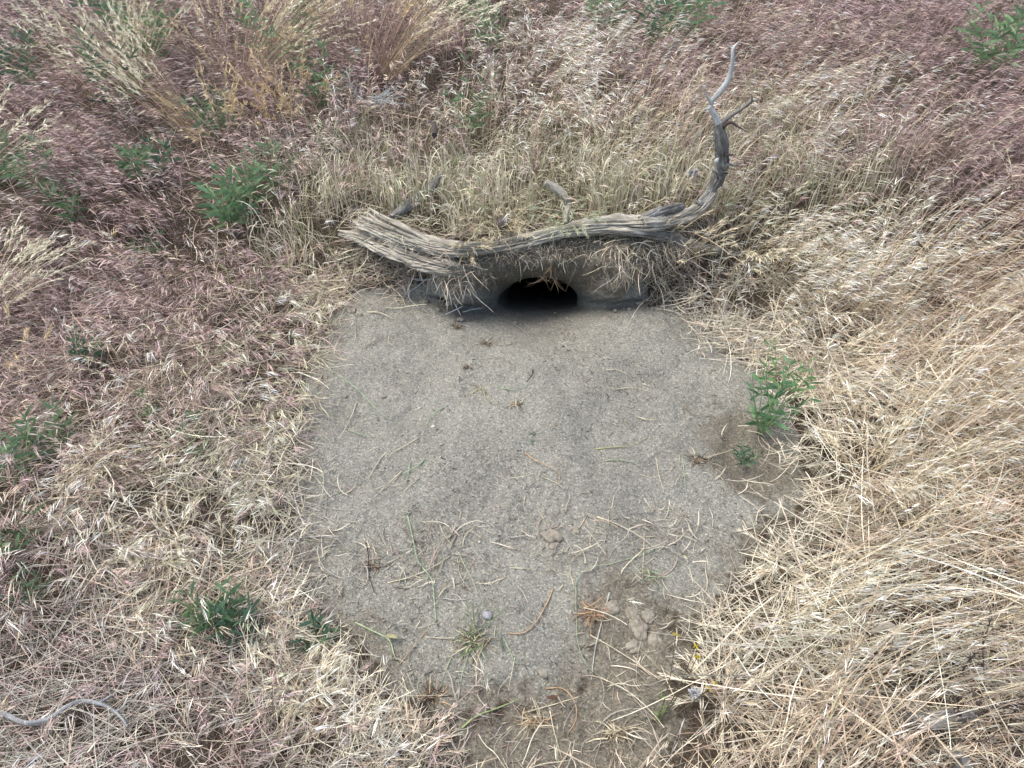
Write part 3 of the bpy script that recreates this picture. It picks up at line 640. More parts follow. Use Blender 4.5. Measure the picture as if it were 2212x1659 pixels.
lone_stick('buried_wood', [(2205, 1748), (2260, 1760), (2320, 1752), (2385, 1745)], [(.006, .006), (.016, .010), (.017, .010), (.008, .006)], M_wood2, 'grey weathered wood chunk half hidden in straw near the lower right corner', 'wood chunk', lift=.055, nseg=36, groove=.8)
lone_stick('buried_wood', [(2325, 1838), (2345, 1860), (2362, 1890)], [.010, .016, .014], M_wood2, 'upright lichened wood stub cut off by the bottom edge at right', 'wood stub', lift=[.08, .06, .05], nseg=30, groove=.7, seed=9)
lone_stick('buried_wood', [(2130, 1545), (2170, 1530), (2190, 1545), (2180, 1590)], [.004, .011, .011, .004], M_wood, 'curved piece of pale split wood poking out of straw at right', 'wood chunk', lift=.08, nseg=24, groove=.8, seed=19)
lone_stick('buried_stick', [(1172, 380), (1060, 330), (1055, 300), (1048, 295)][1:], [.010, .009, .004], M_dark, 'small blackened stick poking up through grass left of centre behind the log', 'stick', lift=.16, seed=12)
lone_stick('grey_twig', [(988, 676), (1025, 683), (1064, 676), (1080, 645)], [.003, .0032, .0028, .001], M_bone, 'forked pale grey twig on the sand below the split end of the log', 'twig', lift=.012, nseg=8, twigs=[([(1000, 678), (998, 720), (1022, 752)], [.003, .0025, .001]), ([(1026, 682), (1022, 662), (1015, 645)], [.002, .002, .001]), ([(1043, 680), (1010, 706), (985, 722)], [.002, .002, .001])])
lone_stick('grey_twig', [(1087, 768), (1115, 755), (1130, 747)], [.0022, .002, .001], M_bone, 'small pale twig beside the left rim of the burrow mouth', 'twig', lift=.012, nseg=8, twigs=[([(1098, 722), (1112, 745), (1125, 770)], [.0018, .0016, .001]), ([(1130, 762), (1155, 755), (1177, 753)], [.0018, .0016, .001])])
def twig_clump(name, px, py, size, n, mat, label, cat, seed, lift=.05, rise=.5, thick=.0016, rough=0):
    g = np.random.default_rng(seed); b = at(px, py, lift)
    root = empty(name, b, label, cat); Vs = []; Fs = []; Us = []; off = 0
    for i in range(n):
        a = g.uniform(0, 6.28); d = nrm(np.array([math.cos(a), math.sin(a) * .6, g.uniform(.0, rise)])); L = size * g.uniform(.4, 1)
        P = [b + g.normal(0, size * .04, 3)]; 
        for k in range(5): P.append(P[-1] + d * L / 5); d = nrm(d + g.normal(0, .25, 3))
        br = [(P, thick)]
        for k in range(1, 5):
            for _ in range(1 + rough):
                dd = nrm(d + g.normal(0, .8, 3)); br.append(([P[k], P[k] + dd * L * .12, P[k] + nrm(dd + g.normal(0, .3, 3)) * L * g.uniform(.16, .3)], thick * .6))
        for pp, r in br:
            V, F, uv = tube(pp, np.linspace(r, r * .3, len(pp)), 5, step=.012); Vs.append(V); Fs.append(F + off); Us.append(uv); off += len(V)
    mesh_obj('twigs', np.vstack(Vs), np.vstack(Fs), mat, root, uv=np.vstack(Us))
    return root
twig_clump('dead_bush', 2110, 1545, .20, 9, M_dark, 'dark leafless twiggy shrub lying over straw at the lower right corner', 'dead shrub', 51, .06, .5, .0019, 2)
twig_clump('dead_bush', 2010, 1590, .16, 6, M_dark, 'small dark bare twigs on straw left of the leafless shrub at lower right', 'dead shrub', 52, .05, .4, .0015, 1)
twig_clump('white_twigs', 800, 222, .22, 9, M_bone, 'tangle of whitish dead twigs in mauve grass at upper middle left', 'twigs', 53, .16, .6, .0022, 1)
twig_clump('dead_bush', 1655, 905, .07, 6, M_bone, 'tiny tangle of grey twigs at the foot of the green plant on the sand edge', 'twigs', 54, .015, .5, .0012, 1)
twig_clump('dead_bush', 1815, 330, .12, 5, M_dark, 'thin grey twig cluster in the grass right of the standing limb', 'twigs', 55, .22, .6, .0014, 2)
twig_clump('dead_bush', 1995, 540, .16, 4, M_dark, 'sparse grey twigs in the tan grass far right of the log', 'twigs', 56, .20, .6, .0014, 1)

# ------------------------------------------------------------------ green plants
M_stem = M_leaf
PROF_LEAF = np.array([.12, .75, 1., .85, .5, .04])
G1, G2, G3, G4 = lin((118, 146, 108)), lin((92, 122, 98)), lin((150, 174, 124)), lin((134, 152, 132))
def leafy(px, py, h, ns, nl, leaf, lw, label, seed, col=G1, spread=.5, lean=(0, 0), name='leafy_plant', group='green leafy plants in the dry grass', up=.6, lift=0., stemr=.0013, cat='plant', bare=.15):
    g = np.random.default_rng(seed); b = at(px, py); b[2] += lift - .005
    root = empty(name, b, label, cat, group); soup = Soup()
    for i in range(ns):
        a = 2 * math.pi * (i + g.uniform(0, .8)) / ns; s = spread * g.uniform(.4, 1.1)
        d = nrm(np.array([math.cos(a) * s + lean[0], math.sin(a) * s + lean[1], 1.0])); L = h * g.uniform(.7, 1.1)
        P = [b + np.array([math.cos(a), math.sin(a), 0]) * .004]; D = []
        for k in range(7): P.append(P[-1] + d * L / 7); D.append(d); d = nrm(d + g.normal(0, .07, 3) + np.array([0, 0, .03]))
        D.append(d); P = np.array(P); D = np.array(D)
        V, F, uv = tube(P, np.linspace(stemr * 1.3, stemr * .5, 8), 6, step=.01)
        mesh_obj('stem', V, F, M_stem, root, col=np.tile(G3 * .9, (len(V), 1)), smooth=True)
        m = nl; t = np.sort(g.uniform(bare, 1, m)); t[-max(2, m // 5):] = g.uniform(.88, 1, max(2, m // 5)); f = t * 7; i0 = np.minimum(f.astype(int), 6); fr = (f - i0)[:, None]
        B = P[i0] * (1 - fr) + P[i0 + 1] * fr; an = np.arange(m) * 2.4 + g.uniform(0, 6)
        Dl = np.stack([np.cos(an), np.sin(an), 0 * an], 1) * (1.1 - .35 * t)[:, None] + D[i0] * up * (.6 + .9 * t)[:, None] + g.normal(0, .15, (m, 3))
        Ll = leaf * (1.05 - .5 * t**2) * g.uniform(.75, 1.2, m)
        c = col * (1 + g.normal(0, .14, m))[:, None]; c = np.where((g.uniform(size=m) < .25)[:, None], c * .55 + G3 * .5, c)
        ribbons(soup, B, Dl, Ll, lw * (Ll / leaf), 5, PROF_LEAF, np.clip(c, .01, 1), np.clip(c * 1.1, .01, 1), (0, 0, -.35), .2, side=np.tile([0, 0, 1.], (m, 1)) + g.normal(0, .25, (m, 3)), g=g)
    soup.build('leaves', M_leaf, root); return root
PL = [ # px, py, height, stems, leaves per stem, leaf length, width, label
 (310,395,.13,5,12,.055,.014,'low green rosette in mauve grass at left, broad toothed leaves'),
 (352,392,.12,4,10,.045,.012,'small dark green plant touching the right of the left rosette'),
 (505,490,.17,5,9,.085,.015,'green plant with long lance leaves left of the splintered log end'),
 (545,450,.18,4,9,.070,.013,'green plant just up and right behind the long lance leaved one'),
 (606,415,.14,4,9,.060,.011,'small pale green plant in straw above and left of the log'),
 (255,250,.22,5,12,.070,.012,'green plant leaning right below the creamy seed heads at upper left'),
 (722,345,.11,5,9,.045,.009,'dark green sprig among mauve grass above the left end of the log'),
 (1018,300,.22,4,9,.060,.011,'upright green sprig alone in pink straw high behind the log'),
 (1470,110,.40,9,15,.065,.010,'large bushy green plant at the top right of centre'),
 (1435,125,.26,5,12,.060,.010,'green plant leaning left against the bushy one at top'),
 (1300,85,.24,5,10,.070,.011,'small green plant at the top left of the large bushy one'),
 (2140,175,.34,9,11,.060,.012,'sprawling green shrub near the upper right corner'),
 (2105,160,.26,5,10,.055,.011,'green shoots on the left side of the upper right shrub'),
 (205,790,.12,6,10,.045,.008,'dark green tuft at far left level with the sand'),
 (20,1030,.14,5,9,.070,.011,'bright green stems entering from the left edge'),
 (120,975,.12,4,8,.060,.011,'green sprig just right of the bright stems at the left edge'),
 (465,1345,.12,6,9,.055,.010,'bright green leafy plant at lower left, narrow upright leaves at its top'),
 (520,1375,.10,5,9,.060,.013,'green plant with broad leaves touching the bright one at lower left'),
 (330,905,.10,2,7,.045,.007,'thin green weed in straw left of the sand, two stems'),
 (440,985,.12,2,7,.045,.008,'green weed with a curved stem in straw left of the sand'),
 (20,1205,.11,4,7,.060,.010,'green leaves half cut off by the left edge, low down'),
 (90,1300,.09,3,7,.040,.007,'small green sprig at lower left near the frame edge'),
 (12,400,.18,5,9,.060,.012,'green shoots at the left edge beside arching seed heads'),
 (105,425,.20,5,10,.055,.011,'faint green plant in mauve grass second from the left edge'),
 (165,480,.14,4,8,.050,.010,'dim green plant low in the mauve grass, left'),
 (690,1385,.06,5,6,.045,.014,'dark green leaves under the straw tuft at the lower left of the sand'),
 (1010,55,.34,7,13,.060,.010,'tall green plant at the very top centre left'),
 (1050,112,.14,5,9,.055,.010,'low green plant right below the tall one at top centre left'),
 (345,150,.36,9,13,.065,.011,'dense green shrub behind the creamy seed heads, upper left'),
 (260,100,.36,8,13,.060,.010,'green shrub behind the creamy clump nearest the top left'),
 (610,175,.30,7,12,.060,.010,'green plant between the two tall straw clumps at top'),
 (680,90,.40,8,13,.065,.011,'green shrub behind arching straws at the top'),
 (700,245,.20,6,11,.050,.009,'green plant at the foot of the right tall straw clump'),
 (70,205,.20,6,10,.055,.013,'dark broad leaved plant near the top left corner'),
 (470,300,.16,6,9,.060,.009,'dull green plant beneath the orange seed heads'),
 (75,30,.34,7,11,.060,.011,'green shrub in the top left corner'),
 (2030,20,.26,7,12,.060,.008,'blurred green shrub cut by the top edge at right'),
 (1605,1000,.06,4,9,.028,.006,'small green sprout below the plant on the right edge of the sand'),
 (335,560,.10,4,7,.045,.008,'faint green blades in pinkish grass left of the log'),
 (1690,300,.0,0,0,.0,.0,'')]
for i, (px, py, h, ns, nl, lf, lw, lb) in enumerate(PL):
    if ns: leafy(px, py, h * (1.55 if py < 260 else 1.2 if py < 450 else 1.1), ns + 1, int(nl * 1.25), lf * (1.2 if py < 450 else 1.05), lw * 1.15, lb, 100 + i, col=(G1, G2, G1 * .8 + G2 * .3, G1)[i % 4] if 'dark' not in lb else G2, spread=.55, lean=(.35, 0) if 'leaning right' in lb else (-.3, 0) if 'leaning left' in lb else (.7, .3) if 'left edge, ' in lb or 'entering' in lb else (0, 0))
leafy(1640, 935, .25, 7, 13, .048, .012, 'tall thin stemmed green plant on the right edge of the sand', 201, col=lin((104,142,100)), spread=.36, lean=(.16, .10), bare=.10, stemr=.0017)
leafy(1668, 905, .22, 4, 10, .040, .009, 'bright green leafy shoots behind the tall thin stemmed plant at the sand edge', 202, col=lin((118,154,96)), spread=.3, lean=(.05, .1), bare=.5)
leafy(495, 1225, .05, 4, 12, .020, .006, 'grey green woolly sprig in the straw at lower left', 203, col=G4, spread=1.6, lean=(.5, .1), name='woolly_sprig', group=None)
leafy(410, 235, .05, 8, 6, .09, .006, 'mat of grey green narrow leaves between the clumps at upper left', 204, col=G4, spread=2.2, name='grass_mat', group=None, up=.3)
leafy(500, 265, .06, 8, 6, .08, .006, 'pale green flattened leaves below the large reddish straw clump', 205, col=G4, spread=2.2, name='grass_mat', group=None, up=.3)
leafy(1152, 948, .014, 3, 7, .014, .004, 'tiny bluish green sprout lying in the middle of the sand', 206, col=lin((92,122,104)), spread=1.2, name='seedling', group=None)
leafy(1455, 1200, .02, 3, 5, .035, .003, 'spray of pale green grass blades lying on the right part of the sand', 207, col=lin((150,170,120)), spread=2.5, lean=(1, -.8), name='grass_spray', group=None)
leafy(1045, 1375, .06, 4, 5, .06, .005, 'limp green weed in the middle of the front edge of the sand', 208, col=lin((140,160,100)), spread=1.4, name='wilted_weed', group=None)
M_petal = mat_plain('yellow_petal', lin((228, 205, 30)), lin((245, 225, 60)), 200, .5)
def flower_plant():
    b = at(1418, 1570); root = empty('yellow_flower', b, 'thin dark stemmed weed with small yellow flowers at the front edge of the sand', 'flower')
    g = np.random.default_rng(77); soup = Soup(); heads = [(1460, 1371, .10), (1503, 1396, .13), (1506, 1419, .12), (1545, 1478, .10), (1530, 1488, .09)]
    for px, py, l in heads:
        h = at(px, py, l); mid = b * .45 + h * .55 + np.array([.004, -.004, .012]); P = np.array([b, mid, h])
        V, F, uv = tube(P, [.0014, .001, .0007], 6, step=.01); mesh_obj('stem', V, F, M_stem, root, col=np.tile(lin((88, 84, 66)), (len(V), 1)), smooth=True)
        an = np.arange(4) * 1.57 + g.uniform(0, 1.5); D = np.stack([np.cos(an), np.sin(an), .35 + 0 * an], 1); fs = Soup()
        ribbons(fs, np.tile(h, (4, 1)), D, np.full(4, .007), .007, 4, np.array([.3, .8, 1, .9, .4]), np.ones((4, 3)), np.ones((4, 3)), (0, 0, -.3), 0, side=np.tile([0, 0, 1.], (4, 1)), g=g)
        fs.build('flower', M_petal, root)
    m = 26; t = g.uniform(.05, .5, m)[:, None]; B = b * (1 - t) + at(1440, 1440, .10) * t; D = g.normal(size=(m, 3)) + np.array([0, 0, .6])
    c = np.tile(lin((112, 140, 76)), (m, 1)); ribbons(soup, B, D, g.uniform(.015, .03, m), .0022, 5, PROF_LEAF, c, c, (0, 0, -.2), .3, g=g); soup.build('leaves', M_leaf, root)
flower_plant()

# ------------------------------------------------------------------ tall bunch grasses
def bunch(px, py, n, L, lean, spread, label, seed, sc=lin((196, 172, 140)), hc=lin((238, 224, 178)), heads=.8, hl=.20, arch=.5, r=.035, W=.0024, group='tall straw clumps with seed heads', lift=0):
    g = np.random.default_rng(seed); b = at(px, py); b[2] += lift; root = empty('bunch_grass', b, label, 'grass clump', group)
    Wh = 1.0 if b[1] > 2 else .75; s1 = Soup(); a = g.uniform(0, 6.28, n); q = np.sqrt(g.uniform(0, 1, n)); P = b + np.stack([np.cos(a) * q * r, np.sin(a) * q * r, 0 * a], 1)
    D = np.stack([np.cos(a) * q * spread + lean[0], np.sin(a) * q * spread + lean[1], np.ones(n)], 1) + g.normal(0, .06, (n, 3)); Ls = L * g.uniform(.55, 1.08, n)
    bend = nrm(D * np.array([1, 1, .0])) * (arch * g.uniform(.2, 1.3, n))[:, None] + np.array([0, 0, -1]) * (arch * g.uniform(.1, .9, n))[:, None]
    c = np.clip(sc * (1 + g.normal(0, .15, n))[:, None], .01, 1); K = 10
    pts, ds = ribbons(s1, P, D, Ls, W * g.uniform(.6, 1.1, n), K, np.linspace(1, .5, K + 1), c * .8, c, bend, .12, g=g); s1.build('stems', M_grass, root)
    hd = np.nonzero(np.arange(n) < max(1, heads * n))[0]; idx = np.repeat(hd, 26); m = len(idx); t = (1 - hl + hl * g.uniform(0, 1, m)) * K; i0 = np.minimum(t.astype(int), K - 1); fr = (t - i0)[:, None]
    B = pts[idx, i0] * (1 - fr) + pts[idx, i0 + 1] * fr; Dh = ds[idx, i0] + g.normal(0, .30, (m, 3)); s2 = Soup()
    ch = np.clip(hc * (1 + g.normal(0, .12, m))[:, None], .01, 1)
    ribbons(s2, B, Dh, g.uniform(.012, .026, m), g.uniform(.0022, .0042, m) * Wh * (.6 if 'draped' in group or 'tufts' in group else 1), 2, np.array([.4, 1, .15]), ch * .9, ch, (0, 0, -.3), .1, g=g); s2.build('seed_heads', M_grass, root)
    return root
CR = lin((244, 236, 208)); OR = lin((228, 206, 164)); RS = lin((172, 146, 130))
bunch(195, 215, 46, .50, (-.05, .1), .75, 'sparse straw clump with cream seed heads near the top left corner', 301, hc=CR)
bunch(300, 200, 90, .52, (-.10, .0), .65, 'densest creamy seed head clump at upper left', 302, hc=CR, sc=lin((206, 194, 168)))
bunch(420, 300, 60, .50, (-.75, .35), .35, 'straw clump leaning far left with cream heads, upper left', 303, hc=CR, arch=.35)
bunch(520, 225, 190, .58, (.20, .15), .70, 'large fanning clump of reddish straw at the top left of centre', 304, sc=RS, hc=lin((222, 204, 168)), heads=.45, arch=.55, r=.06)
bunch(535, 215, 70, .62, (.55, .30), .25, 'arching straws with cream heads sweeping right from the reddish clump', 305, sc=lin((214, 200, 168)), hc=CR, arch=.9)
bunch(790, 190, 170, .62, (.10, .15), .55, 'tall reddish straw clump cut by the top edge, left of centre', 306, sc=RS, hc=lin((226, 206, 166)), heads=.5, r=.06, arch=.5)
bunch(830, 180, 60, .58, (.60, .10), .30, 'straws with cream heads bending right at top centre left', 307, sc=lin((206, 186, 152)), hc=CR, arch=.8)
bunch(595, 300, 42, .30, (.05, -.05), .55, 'orange tinted seed heads standing left of the right tall clump', 308, sc=lin((188, 168, 140)), hc=OR, hl=.35)
bunch(490, 330, 26, .34, (-.05, -.05), .45, 'few orange tinted seed heads below the large reddish clump', 309, sc=lin((182, 162, 138)), hc=OR, hl=.35)
bunch(650, 270, 26, .28, (.05, -.05), .4, 'small yellow orange seed heads beside the green plant at upper left', 310, sc=lin((188, 168, 140)), hc=OR, hl=.35)
bunch(-60, 420, 34, .42, (.55, .2), .35, 'cream seed heads arching in from the upper part of the left edge', 311, hc=CR, sc=lin((206, 194, 168)), arch=.8)
bunch(-25, 700, 60, .38, (.45, .35), .45, 'cream seed heads arching in from the middle of the left edge', 312, hc=CR, sc=lin((206, 194, 168)), arch=.8, hl=.28)
bunch(60, 800, 10, .18, (.35, .1), .6, 'few short cream seed heads at left below the arching ones', 313, hc=OR, hl=.35)
bunch(210, 590, 8, .20, (-.3, .3), .4, 'dry broad straws drooping in mauve grass at left', 314, sc=lin((220, 210, 180)), heads=.2, arch=1.2, W=.004)
def fan(px, py, n, L, label, seed, sc, hc, lean=(0, 0), spread=.9):
    return bunch(px, py, n, L, lean, spread, label, seed, sc=sc, hc=hc, heads=1, hl=.55, arch=1.7, r=.02, W=.0016, group='bright tufts of cheatgrass')
W1 = lin((208, 186, 148)); W2 = lin((250, 238, 212))
fan(1850, 1040, 34, .26, 'bright bleached grass tuft right of the thin stemmed green plant', 321, W1, W2, (.2, .1))
fan(1960, 1010, 34, .27, 'bleached grass tuft further right at the sand level', 322, W1, W2, (.4, .1))
fan(1780, 800, 26, .24, 'pale tuft above the leafy plant at the right of the sand', 323, W1, W2, (.3, .1))
fan(1700, 1235, 22, .13, 'straw tuft at the lower right corner of the sand', 324, W1, W2, (-.2, 0))
fan(660, 1490, 36, .12, 'bleached tuft at the lower left corner of the sand', 325, W1, W2, (0, .1), 1.2)
fan(720, 1540, 30, .12, 'bleached tuft just below the one at the lower left of the sand', 326, W1, W2, (0, .1), 1.2)
fan(370, 1180, 26, .14, 'pale straw tuft in the matted grass left of the sand', 327, W1, W2, (-.1, .1), 1.0)
fan(230, 1010, 26, .16, 'pale straw tuft further left, above the matted grass', 328, W1, W2, (-.1, .1), 1.0)
fan(2180, 470, 30, .30, 'whitish tuft cut by the right edge', 329, W1, W2, (.3, -.2), .6)
fan(1560, 1520, 30, .12, 'bleached tuft by the yellow flowers', 330, W1, W2, (0, .1), 1.2)
fan(2110, 1180, 34, .22, 'pink white tuft at far right below the bleached ones', 331, W1, lin((244, 222, 202)), (.5, .1), .8)
fan(890, 1640, 26, .11, 'pale tuft at the bottom edge left of centre', 332, W1, lin((240, 220, 196)), (0, .1), 1.2)

# ------------------------------------------------------------------ things lying on the sand
def straw(px_list, r, c, label, mode='A', lift=.004, ends=.5, name='straw', group='loose straws lying on the sand', cat='straw', rise=0.):
    o = (700, 600) if mode == 'A' else (700, 1200)
    L = [((x / 2.4578 + o[0]) * K_, (y / 2.4578 + o[1]) * K_) for x, y in px_list]
    if len(L) == 2: L = [L[0], ((L[0][0] + L[1][0]) / 2 + 2, (L[0][1] + L[1][1]) / 2), L[1]]
    n = len(L); P = np.array([at(px, py, lift + rise * math.sin(math.pi * i / (n - 1))) for i, (px, py) in enumerate(L)])
    V, F, uv = tube(P, np.linspace(r, r * ends, n), 6, step=.006, knots=.3)
    g = np.random.default_rng(int(L[0][0] * 7)); col = np.clip(np.asarray(c) * (1 + .15 * fbm(uv[:, 2] * 60, 0 * uv[:, 2], 2, 4))[:, None], .01, 1)
    ob = mesh_obj(name, V, F, M_grass, col=col, smooth=True, origin=P[0]); tag(ob, label, cat, group); return ob
PA, GN, BR, DK, GY, TN = lin((205, 196, 168)), lin((158, 176, 142)), lin((150, 134, 112)), lin((74, 66, 58)), lin((176, 176, 168)), lin((186, 158, 124))
SW = [([(320,780),(410,850),(500,940),(605,1040)], .0016, GN, 'long pale green straw slanting down right on the left of the sand', 'A'),
 ([(420,940),(375,1050),(320,1150)], .0015, PA, 'short pale straw slanting down left just below the long green straw', 'A'),
 ([(370,1105),(440,1130),(560,1155)], .0014, GN, 'grey green straw lying flat below the two crossing left straws', 'A'),
 ([(800,1145),(700,1205),(630,1245),(600,1290)], .0013, PA, 'bent pale straw in the sand above the green tipped one', 'A'),
 ([(600,1235),(540,1310),(480,1420)], .0016, PA, 'pale stout straw pointing down left, left of the green tipped straw', 'A'),
 ([(690,1355),(600,1435),(515,1520)], .0019, PA, 'thick whitish straw running down left from the green tip', 'A'),
 ([(825,1290),(770,1330),(690,1372)], .0024, GN, 'pale green grass tip joined above the thick whitish straw', 'A'),
 ([(780,1410),(735,1440),(700,1480)], .0013, PA, 'short whitish straw right of the thick whitish one', 'A'),
 ([(740,1300),(725,1380),(710,1445)], .0014, GN, 'short green leaf hanging below the green grass tip', 'A'),
 ([(1430,1240),(1490,1290),(1570,1320),(1640,1380),(1625,1430)], .0017, TN, 'curved tan straw in the centre right of the sand', 'A'),
 ([(1530,1385),(1600,1415),(1670,1460)], .0012, PA, 'small whitish straw under the curved tan one', 'A'),
 ([(1340,1395),(1410,1385),(1490,1365)], .0012, PA, 'small pale straw left of the curved tan one', 'A'),
 ([(1478,742),(1465,785),(1438,815)], .0020, DK, 'black curved twig bit standing in the upper middle of the sand', 'A'),
 ([(1910,745),(1980,742),(2060,780)], .0013, PA, 'pale bent straw in the upper right of the sand', 'A'),
 ([(1980,860),(2080,850),(2190,880)], .0013, PA, 'pale straw lying flat below the bent upper right one', 'A'),
 ([(1850,1220),(1940,1212),(2040,1200),(2110,1175),(2165,1148)], .0017, lin((168,172,120)), 'straw with a yellow green tip at the right of the sand', 'A'),
 ([(1910,1290),(2000,1285),(2080,1300),(2140,1340)], .0015, GN, 'straw with a curved green end below the yellow green tipped one', 'A'),
 ([(1110,885),(1165,850),(1195,910),(1245,955)], .0015, lin((176,170,110)), 'kinked yellowish stem bit beside the tuft in the middle of the sand', 'A'),
 ([(1285,855),(1370,862),(1480,820)], .0014, GN, 'grey green straw above the tuft in the middle of the sand', 'A'),
 ([(1095,828),(1150,845),(1185,890)], .0012, BR, 'brown stem bit left of the middle tuft', 'A'),
 ([(965,960),(890,1000),(840,1060),(838,1120)], .0016, GN, 'curved green leaf left of centre on the sand', 'A'),
 ([(410,495),(412,545),(404,588)], .0012, PA, 'short upright pale straw near the top left of the sand', 'A'),
 ([(612,545),(612,580),(650,612)], .0013, PA, 'hooked pale straw near the top left of the sand', 'A'),
 ([(465,612),(510,580),(575,552)], .0017, BR, 'grey brown twig bit near the top left of the sand', 'A'),
 ([(480,398),(560,402),(640,440)], .0022, PA, 'pale broad dead leaf at the top left corner of the sand', 'A'),
 ([(1035,785),(1032,812)], .0016, DK, 'tiny dark upright chip in the upper middle left', 'A'),
 ([(0,1490),(110,1535),(240,1570),(390,1590)], .0012, GY, 'thin grey stem reaching in over the left edge of the sand', 'A'),
 ([(215,775),(195,810),(175,850)], .0022, lin((206,176,150)), 'pinkish dead leaf strip on the left edge of the sand', 'A'),
 ([(245,775),(228,820),(212,862)], .0013, BR, 'brown strip right of the pinkish one on the left edge', 'A'),
 ([(2110,1028),(2160,1042),(2230,1040)], .0018, PA, 'pale straw at the right, above the yellow green tipped one', 'A'),
 ([(2380,950),(2440,1010),(2560,1022)], .0019, BR, 'grey brown curved leaf at the far right of the sand', 'A'),
 ([(2520,1270),(2700,1215),(2600,1202),(2610,1230)][:2], .0014, PA, 'pale straw arching near the small green sprout on the right', 'A'),
 ([(2215,1270),(2235,1380),(2265,1490)], .0013, PA, 'pale upright straw low on the right side of the sand', 'A'),
 ([(2370,1240),(2385,1360),(2395,1470)], .0016, GN, 'pale green upright straw at the right, beside the dead leaves', 'A'),
 ([(725,140),(755,270),(790,420),(870,530),(885,650),(895,780)], .0020, GN, 'longest green straw running down the lower left of the sand', 'B'),
 ([(605,547),(720,520),(880,450),(1000,375)], .0017, PA, 'pale straw crossing over the longest green one', 'B'),
 ([(472,290),(490,400),(490,480),(525,605)], .0016, DK, 'dark thin straw left of the longest green one', 'B'),
 ([(918,200),(945,260),(1000,330)], .0011, PA, 'thin pale straw beside the flat brown leaf', 'B'),
 ([(1030,360),(1060,430),(1110,520),(1145,615)], .0013, lin((186,196,160)), 'thin pale green straw in the lower middle of the sand', 'B'),
 ([(1025,400),(1040,500),(1110,605)], .0011, PA, 'thin straw crossing the pale green one in the lower middle', 'B'),
 ([(412,785),(500,830),(620,900),(645,980),(678,1045)], .0020, lin((176,192,150)), 'bent pale green stem at the lower left front of the sand', 'B'),
 ([(678,1035),(770,920),(870,790)], .0013, TN, 'tan straw rising right from the tip of the bent green stem', 'B'),
 ([(1597,588),(1562,668),(1400,852),(1320,850)], .0022, TN, 'jointed tan straw in the lower right middle, bent at its tip', 'B'),
 ([(1410,742),(1500,810),(1582,878)], .0013, GY, 'straight grey straw crossing the jointed tan one', 'B'),
 ([(1862,152),(1990,200),(2150,292),(2212,345)], .0022, PA, 'stout pale straw slanting down right at the right of the sand', 'B'),
 ([(2205,350),(2080,395),(1950,432),(1800,465),(1745,520),(1735,620),(1738,760),(1750,920),(1800,1040),(1950,1150),(2210,1270)], .0011, GN, 'very long pale stem curving round the dark soil at lower right', 'B'),
 ([(1938,605),(1890,780),(1850,950),(1828,1132)], .0021, GY, 'straight grey stick standing over the dark soil inside the curved stem', 'B'),
 ([(2145,250),(2140,400),(2133,535)], .0012, PA, 'thin upright straw crossing the stout slanting one', 'B'),
 ([(1820,860),(1960,940),(2130,1050),(2240,1130)], .0016, PA, 'pale straw slanting down right across the dark soil', 'B'),
 ([(695,1112),(730,1230),(755,1340)], .0014, PA, 'pale straw standing at the front left, below the sand', 'B'),
 ([(990,995),(950,1080),(918,1185)], .0013, GN, 'thin green grey straw at the front middle, slanting down left', 'B'),
 ([(1225,880),(1150,990),(1140,1070),(1155,1110)], .0018, TN, 'tan root like stem hanging below the thistle leaf', 'B'),
 ([(1300,870),(1340,960),(1380,1030),(1432,1035)], .0014, GN, 'green hooked blade right below the thistle leaf', 'B'),
 ([(1120,860),(1090,980),(1050,1100),(1045,1165)], .0017, GN, 'green straw running down from the thistle leaf', 'B'),
 ([(830,872),(960,880),(1105,860)], .0013, PA, 'pale straw lying level left of the thistle leaf', 'B'),
 ([(940,640),(1010,650),(1095,645)], .0015, GY, 'grey straw lying level above the thistle leaf', 'B'),
 ([(1415,1330),(1560,1290),(1760,1230)], .0020, PA, 'stout pale straw lying on the dark soil at the bottom middle right', 'B'),
 ([(1575,1290),(1600,1420),(1650,1600)], .0016, PA, 'pale straw going down to the frame edge from the stout one', 'B'),
 ([(1372,985),(1350,1090),(1330,1200)], .0012, PA, 'thin pale straw upright in the lower middle', 'B'),
 ([(1050,1420),(1120,1360),(1250,1305),(1340,1270),(1412,1238)], .0024, lin((158,176,120)), 'thick fresh green stem lying on the dark soil at the bottom middle', 'B'),
 ([(1555,1180),(1660,1185),(1730,1270),(1735,1370),(1690,1450)], .0019, TN, 'tan curled straw looping at the bottom middle right', 'B'),
 ([(0,590),(60,480),(190,310)], .0014, PA, 'thin pale straw crossing the lower left rim of the sand', 'B')]
for i, (pl, r, c, lb, md) in enumerate(SW): straw(pl, r * .9, c, lb, md, rise=.006)
def flat_leaf(name, P0, P1, w, col, label, cat, tilt=(0, 0, 1.), seed=1, serr=0, group=None, mat=None, bendv=(0, 0, -.5)):
    s_ = Soup(); g = np.random.default_rng(seed); K = 14; t = np.linspace(0, 1, K + 1)
    prof = np.sin(np.pi * np.clip(t * .93 + .05, 0, 1))**.7 * (1 - serr * (np.arange(K + 1) % 2 == 1)); d = P1 - P0
    ribbons(s_, P0[None], d[None], [np.linalg.norm(d)], w, K, prof, np.array([col]) * .9, np.array([col]), bendv, .1, side=np.array([tilt]), g=g)
    o = s_.build(name, mat or M_leaf, origin=P0); tag(o, label, cat, group); return o
def BA(x, y, l=.004): return at((x / 2.4578 + 700) * K_, (y / 2.4578 + 1200) * K_, l)
def AA(x, y, l=.004): return at((x / 2.4578 + 700) * K_, (y / 2.4578 + 600) * K_, l)
flat_leaf('thistle_leaf', BA(1125, 815, .015), BA(1118, 650, .045), .030, lin((176, 176, 138)), 'pale lobed thistle leaf standing at the middle of the front sand edge', 'leaf', (0, -1, .6), 5, .45)
